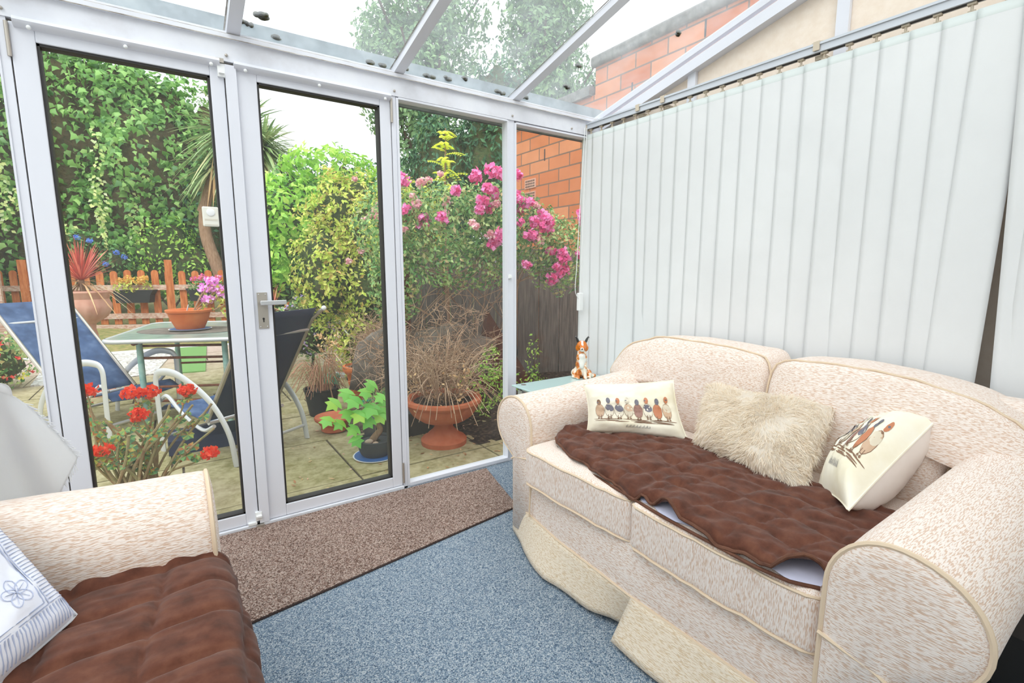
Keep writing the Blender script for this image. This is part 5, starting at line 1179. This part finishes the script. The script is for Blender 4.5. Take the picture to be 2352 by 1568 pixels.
# terracotta bowl, blue plate and mat on the table
c = TP(.50, .62, .008)
o = mb(); o.add([TP(.5+.42*cos(t)*(1 if abs(cos(t)) < .8 else 1), .62+.30*sin(t), z) for z in (.0085, .012) for t in [2*pi*i/24 for i in range(24)]], [tuple(range(24)), tuple(range(47, 23, -1))]+[(i, (i+1) % 24, (i+1) % 24+24, i+24) for i in range(24)])
o.build('table_mat', M['stone'], smooth=False, label='thin grey oval mat under the pot on the patio table', cat='mat')
c = TP(.50, .62, .0125)
g = empty('blue_rimmed_plate', c, 'blue and white plate on the patio table under the terracotta pot', 'plate')
mb().lathe([(0, 0), (.10, 0), (.165, .010), (.168, .013), (.163, .013), (.10, .006), (0, .006)], c, 40).build('plate_body', M['white'], g)
mb().lathe([(.11, .0078), (.158, .0145)], c, 40).build('blue_glaze', M['bluepl'], g)
c = c+V(0, 0, .0065); g = empty('terracotta_bowl_pot', c, 'orange terracotta bowl pot with leggy pink geranium on the patio table', 'plant pot')
mb().lathe([(0, 0), (.105, 0), (.115, .02), (.15, .10), (.165, .150), (.178, .156), (.182, .175), (.176, .180), (.160, .172), (.15, .15), (0, .145)], c, 48).build('pot', M['terraor'], g)
mb().lathe([(0, .158), (.155, .154)], c, 20).build('soil', M['soil'], g)
o = mb().tube([c+V(-.02, -.02, .15), c+V(.0, -.02, .22)], .018, 10, flat=.3); o.build('plant_label', M['alu'], g)
m = mb(); tips = []
for a, b, z in ((.14, .1, .36), (.2, .08, .43), (.24, .1, .36), (.28, .05, .31), (.16, .05, .26), (.30, .0, .22)):
    m.tube(catmull([c+V(.03, 0, .15), c+V(a*.55, b*.4, z*.7), c+V(a, b, z)], 5), .005, 5); tips.append(c+V(a, b, z))
m.build('stem', M['bark'], g)
m = mb()
for p in tips:
    for k in range(12): leaf(m, p+V(r.uniform(-.05, .05), r.uniform(-.05, .05), -r.uniform(.0, .12)), rdir(r), rdir(r), .045, .045)
m.build('foliage', LM['yell'], g, recalc=False)
pinkm = leafmat('geranium_pink', ['#f06ac0', '#f59ad8', '#f8b8e2'], .6, .3)
for i, p in enumerate(tips[:5]):
    m = mb(); blobs_foliage(m, [(tuple(p), (.055, .05, .035))], 70, .03, r, aspect=1, bumpy=0); m.build('flower_head', pinkm, g, recalc=False)
# trough planters hung on the picket fence
def trough(c, label, cols, nf):
    g = empty('fence_planter', c, label, 'planter', 'black troughs hung on the picket fence')
    c = Vector(c); m = mb(); k = [(-.36, .0), (-.30, -.10), (-.28, -.24), (.28, -.24), (.30, -.10), (.36, .0)]
    m.add([c+D*a+N*o_+V(0, 0, b) for o_ in (.06, .24) for a, b in k], [(0,1,2,3,4,5), (11,10,9,8,7,6)]+[(i, i+1, i+7, i+6) for i in range(5)]); m.build('trough', M['black'], g, smooth=False)
    m = mb(); blobs_foliage(m, [(c+N*.15+V(0, 0, .05), (.32, .12, .12))], 260, .06, r); m.build('foliage', LM[cols], g, recalc=False)
    fm = leafmat('trough_flowers_'+cols, nf, .6)
    for k in range(4):
        m = mb(); blobs_foliage(m, [(c+N*.17+D*(-.2+.13*k)+V(0, 0, .17+.04*(k % 2)), (.07, .05, .05))], 50, .045, r, aspect=1, bumpy=0); m.build('flower_head', fm, g, recalc=False)
q = p0+D*3.75+V(0, 0, .66)
trough(tuple(q), 'black fence trough with yellowing trailing plants, left of the tall post', 'yell', ['#d8b84a', '#c9a070'])
q = p0+D*5.02+V(0, 0, .68)
trough(tuple(q), 'black fence trough with red, white and pink flowers, right of the tall post', 'mid', ['#e060b0', '#f088c8', '#d83030', '#ffffff'])

# sling chairs
def sling_chair(label, rec, back_mat, group=None):
    # local: +y is the way the sitter faces, origin at ground centre
    g = empty('patio_chair', (0, 0, 0), label, 'chair', group)
    w_ = .30
    for s_ in (-1, 1):
        x = s_*w_
        P = catmull([(x, -.33, 0), (x, -.28, .22), (x, -.12, .42), (x, .15, .56), (x, .33, .575), (x, .40, .53), (x, .405, .40), (x, .40, .2), (x, .40, .0)], 6)
        mb().tube(P, .026, 8, flat=.38, up=(1, 0, 0)).build('arm', M['alu'], g)
        mb().tube(catmull([(x*.93, .41, .36), (x*.93, .33, .40), (x*.93, .20, .30), (x*.93, .0, .20), (x*.93, -.12, .24)], 5), .013, 8).build('seat_rail', M['alu'], g)
        mb().tube([(x*.92, -.05, .26), (x*.92, -.05-rec*.55, .62), (x*.92, -.05-rec*1.0, .92), (x*.92, -.11-rec*1.1, .99)], .014, 8).build('back_tube', M['steel'], g)
        mb().sphere((x*.92, -.12-rec*1.11, 1.0), .018, 10, 8).build('end_cap', M['white'], g)
    mb().tube([(-w_, -.31, .10), (w_, -.31, .10)], .012, 8).tube([(-w_, .40, .10), (w_, .40, .10)], .012, 8).tube([(-w_*.92, -.05-rec*.9, .84), (w_*.92, -.05-rec*.9, .84)], .012, 8).tube([(-w_*.92, -.06, .25), (w_*.92, -.06, .25)], .013, 8).build('stretcher', M['alu'], g)
    o = mb().grid(lambda u, v: (-w_*.92+2*w_*.92*u, .44-.50*v, .36+.03*sin(pi*v)*0-.10*v-.022*sin(pi*u)-(.07*max(0, 1-v*6))**1), 14, 16).build('seat', M['blue'], g, angle=0); sd_ = o.modifiers.new('s', 'SOLIDIFY'); sd_.thickness = .006
    o = mb().grid(lambda u, v: (-w_*.9+2*w_*.9*u, -.05-rec*(.02+1.09*v)-.02*sin(pi*u), .27+.73*v), 12, 14).build('backrest', back_mat, g, angle=0); sd_ = o.modifiers.new('s', 'SOLIDIFY'); sd_.thickness = .005
    return g
ch = sling_chair('blue sling chair with curved silver arms, nearest the doors, its back to the glass', .42, M['navy'])
f_ = V(-.54, .84, 0).normalized(); q = V(.515, 1.26, 0)+f_*.33
ch.location = (q.x, q.y, G); ch.rotation_euler = (0, 0, atan2(-f_.x, f_.y))
ch2 = sling_chair('reclined blue sling chair with silver arms, left of the patio table', .62, M['blue'])
f_ = V(.65, -.76, 0).normalized(); q = V(-.50, 2.74, 0)
ch2.location = (q.x, q.y, G); ch2.rotation_euler = (0, 0, atan2(-f_.x, f_.y))
c = V(.12, 1.72, G); mb().box((c.x-.22, c.y-.16, G), (c.x+.22, c.y+.16, G+.10)).build('storage_crate', plain('blue_black_plastic', '#2c3550', .6), smooth=False, label='dark blue crate on the paving under the near chair', cat='crate')
# leggy red geranium outside the left leaf
c = V(-.22, .62, G); g = empty('red_geranium', c, 'leggy pot geranium with scarlet flower heads against the left door pane', 'potted plant')
mb().lathe([(0, 0), (.12, 0), (.16, .13), (.17, .13), (.17, .15), (.15, .15), (0, .135)], c, 36).build('pot', M['terra'], g)
st = []; m = mb()
HEADS = [(-.46, .66, .725), (-.37, .60, .60), (-.43, .75, .53), (-.20, .60, .565), (-.13, .62, .555), (-.18, .55, .46), (.03, .60, .545), (-.33, .50, .325), (.10, .45, .235), (-.47, .55, .39)]
for h in HEADS:
    b0 = c+V(r.uniform(-.08, .08), r.uniform(-.08, .08), .13); e = V(*h); k1 = b0.lerp(e, .35)+V(r.uniform(-.05, .05), 0, .02); k2 = b0.lerp(e, .7)+V(r.uniform(-.04, .04), 0, .0)
    P = catmull([b0, k1, k2, e], 5); m.tube(P, [.009-.0004*i for i in range(len(P))], 6); st.append(P)
for k in range(26):
    b0 = c+V(r.uniform(-.12, .12), r.uniform(-.08, .08), .13); e = b0+V(r.uniform(-.28, .30), r.uniform(-.1, .1), r.uniform(.15, .46)); P = catmull([b0, b0.lerp(e, .5)+V(r.uniform(-.04, .04), 0, .03), e], 5); m.tube(P, .0065, 6); st.append(P)
m.build('stem', mottled('geranium_stems', ['#8a8a5a', '#a89a72', '#9a7a5a'], 20, .8, .3), g)
m = mb()
for P in st:
    for k in range(4):
        p = P[r.randint(len(P)//2, len(P)-2)]+rdir(r)*.02; n_ = V(r.uniform(-.5, .5), -.5, .8).normalized(); d_ = rdir(r); d_ = (d_-n_*d_.dot(n_)).normalized(); s = d_.cross(n_); R_ = r.uniform(.012, .030); kk = len(m.v)
        m.v += [tuple(p)]+[tuple(p+d_*R_*cos(t)*(1+.12*cos(t*5))+s*R_*sin(t)*(1+.12*cos(t*5))-n_*R_*.25*(1 if i % 2 else 0)) for i, t in enumerate([2*pi*i/12 for i in range(12)])]; m.f += [(kk, kk+1+i, kk+1+(i+1) % 12) for i in range(12)]; m.mi += [0]*12
m.build('foliage', leafmat('geranium_leaves', ['#4f7a50', '#6f9a60', '#9aa850', '#a5623a', '#3f6a4a', '#5f8a62'], .5, .25), g, recalc=False)
redm = leafmat('scarlet_petals', ['#f2381f', '#fb5a36', '#e03028', '#ff6a48'], .5, .35)
for h in HEADS:
    m = mb(); blobs_foliage(m, [(h, (.038, .03, .024))], 80, .024, r, aspect=1.0, bumpy=0, hang=-.2); m.build('flower_head', redm, g, recalc=False)
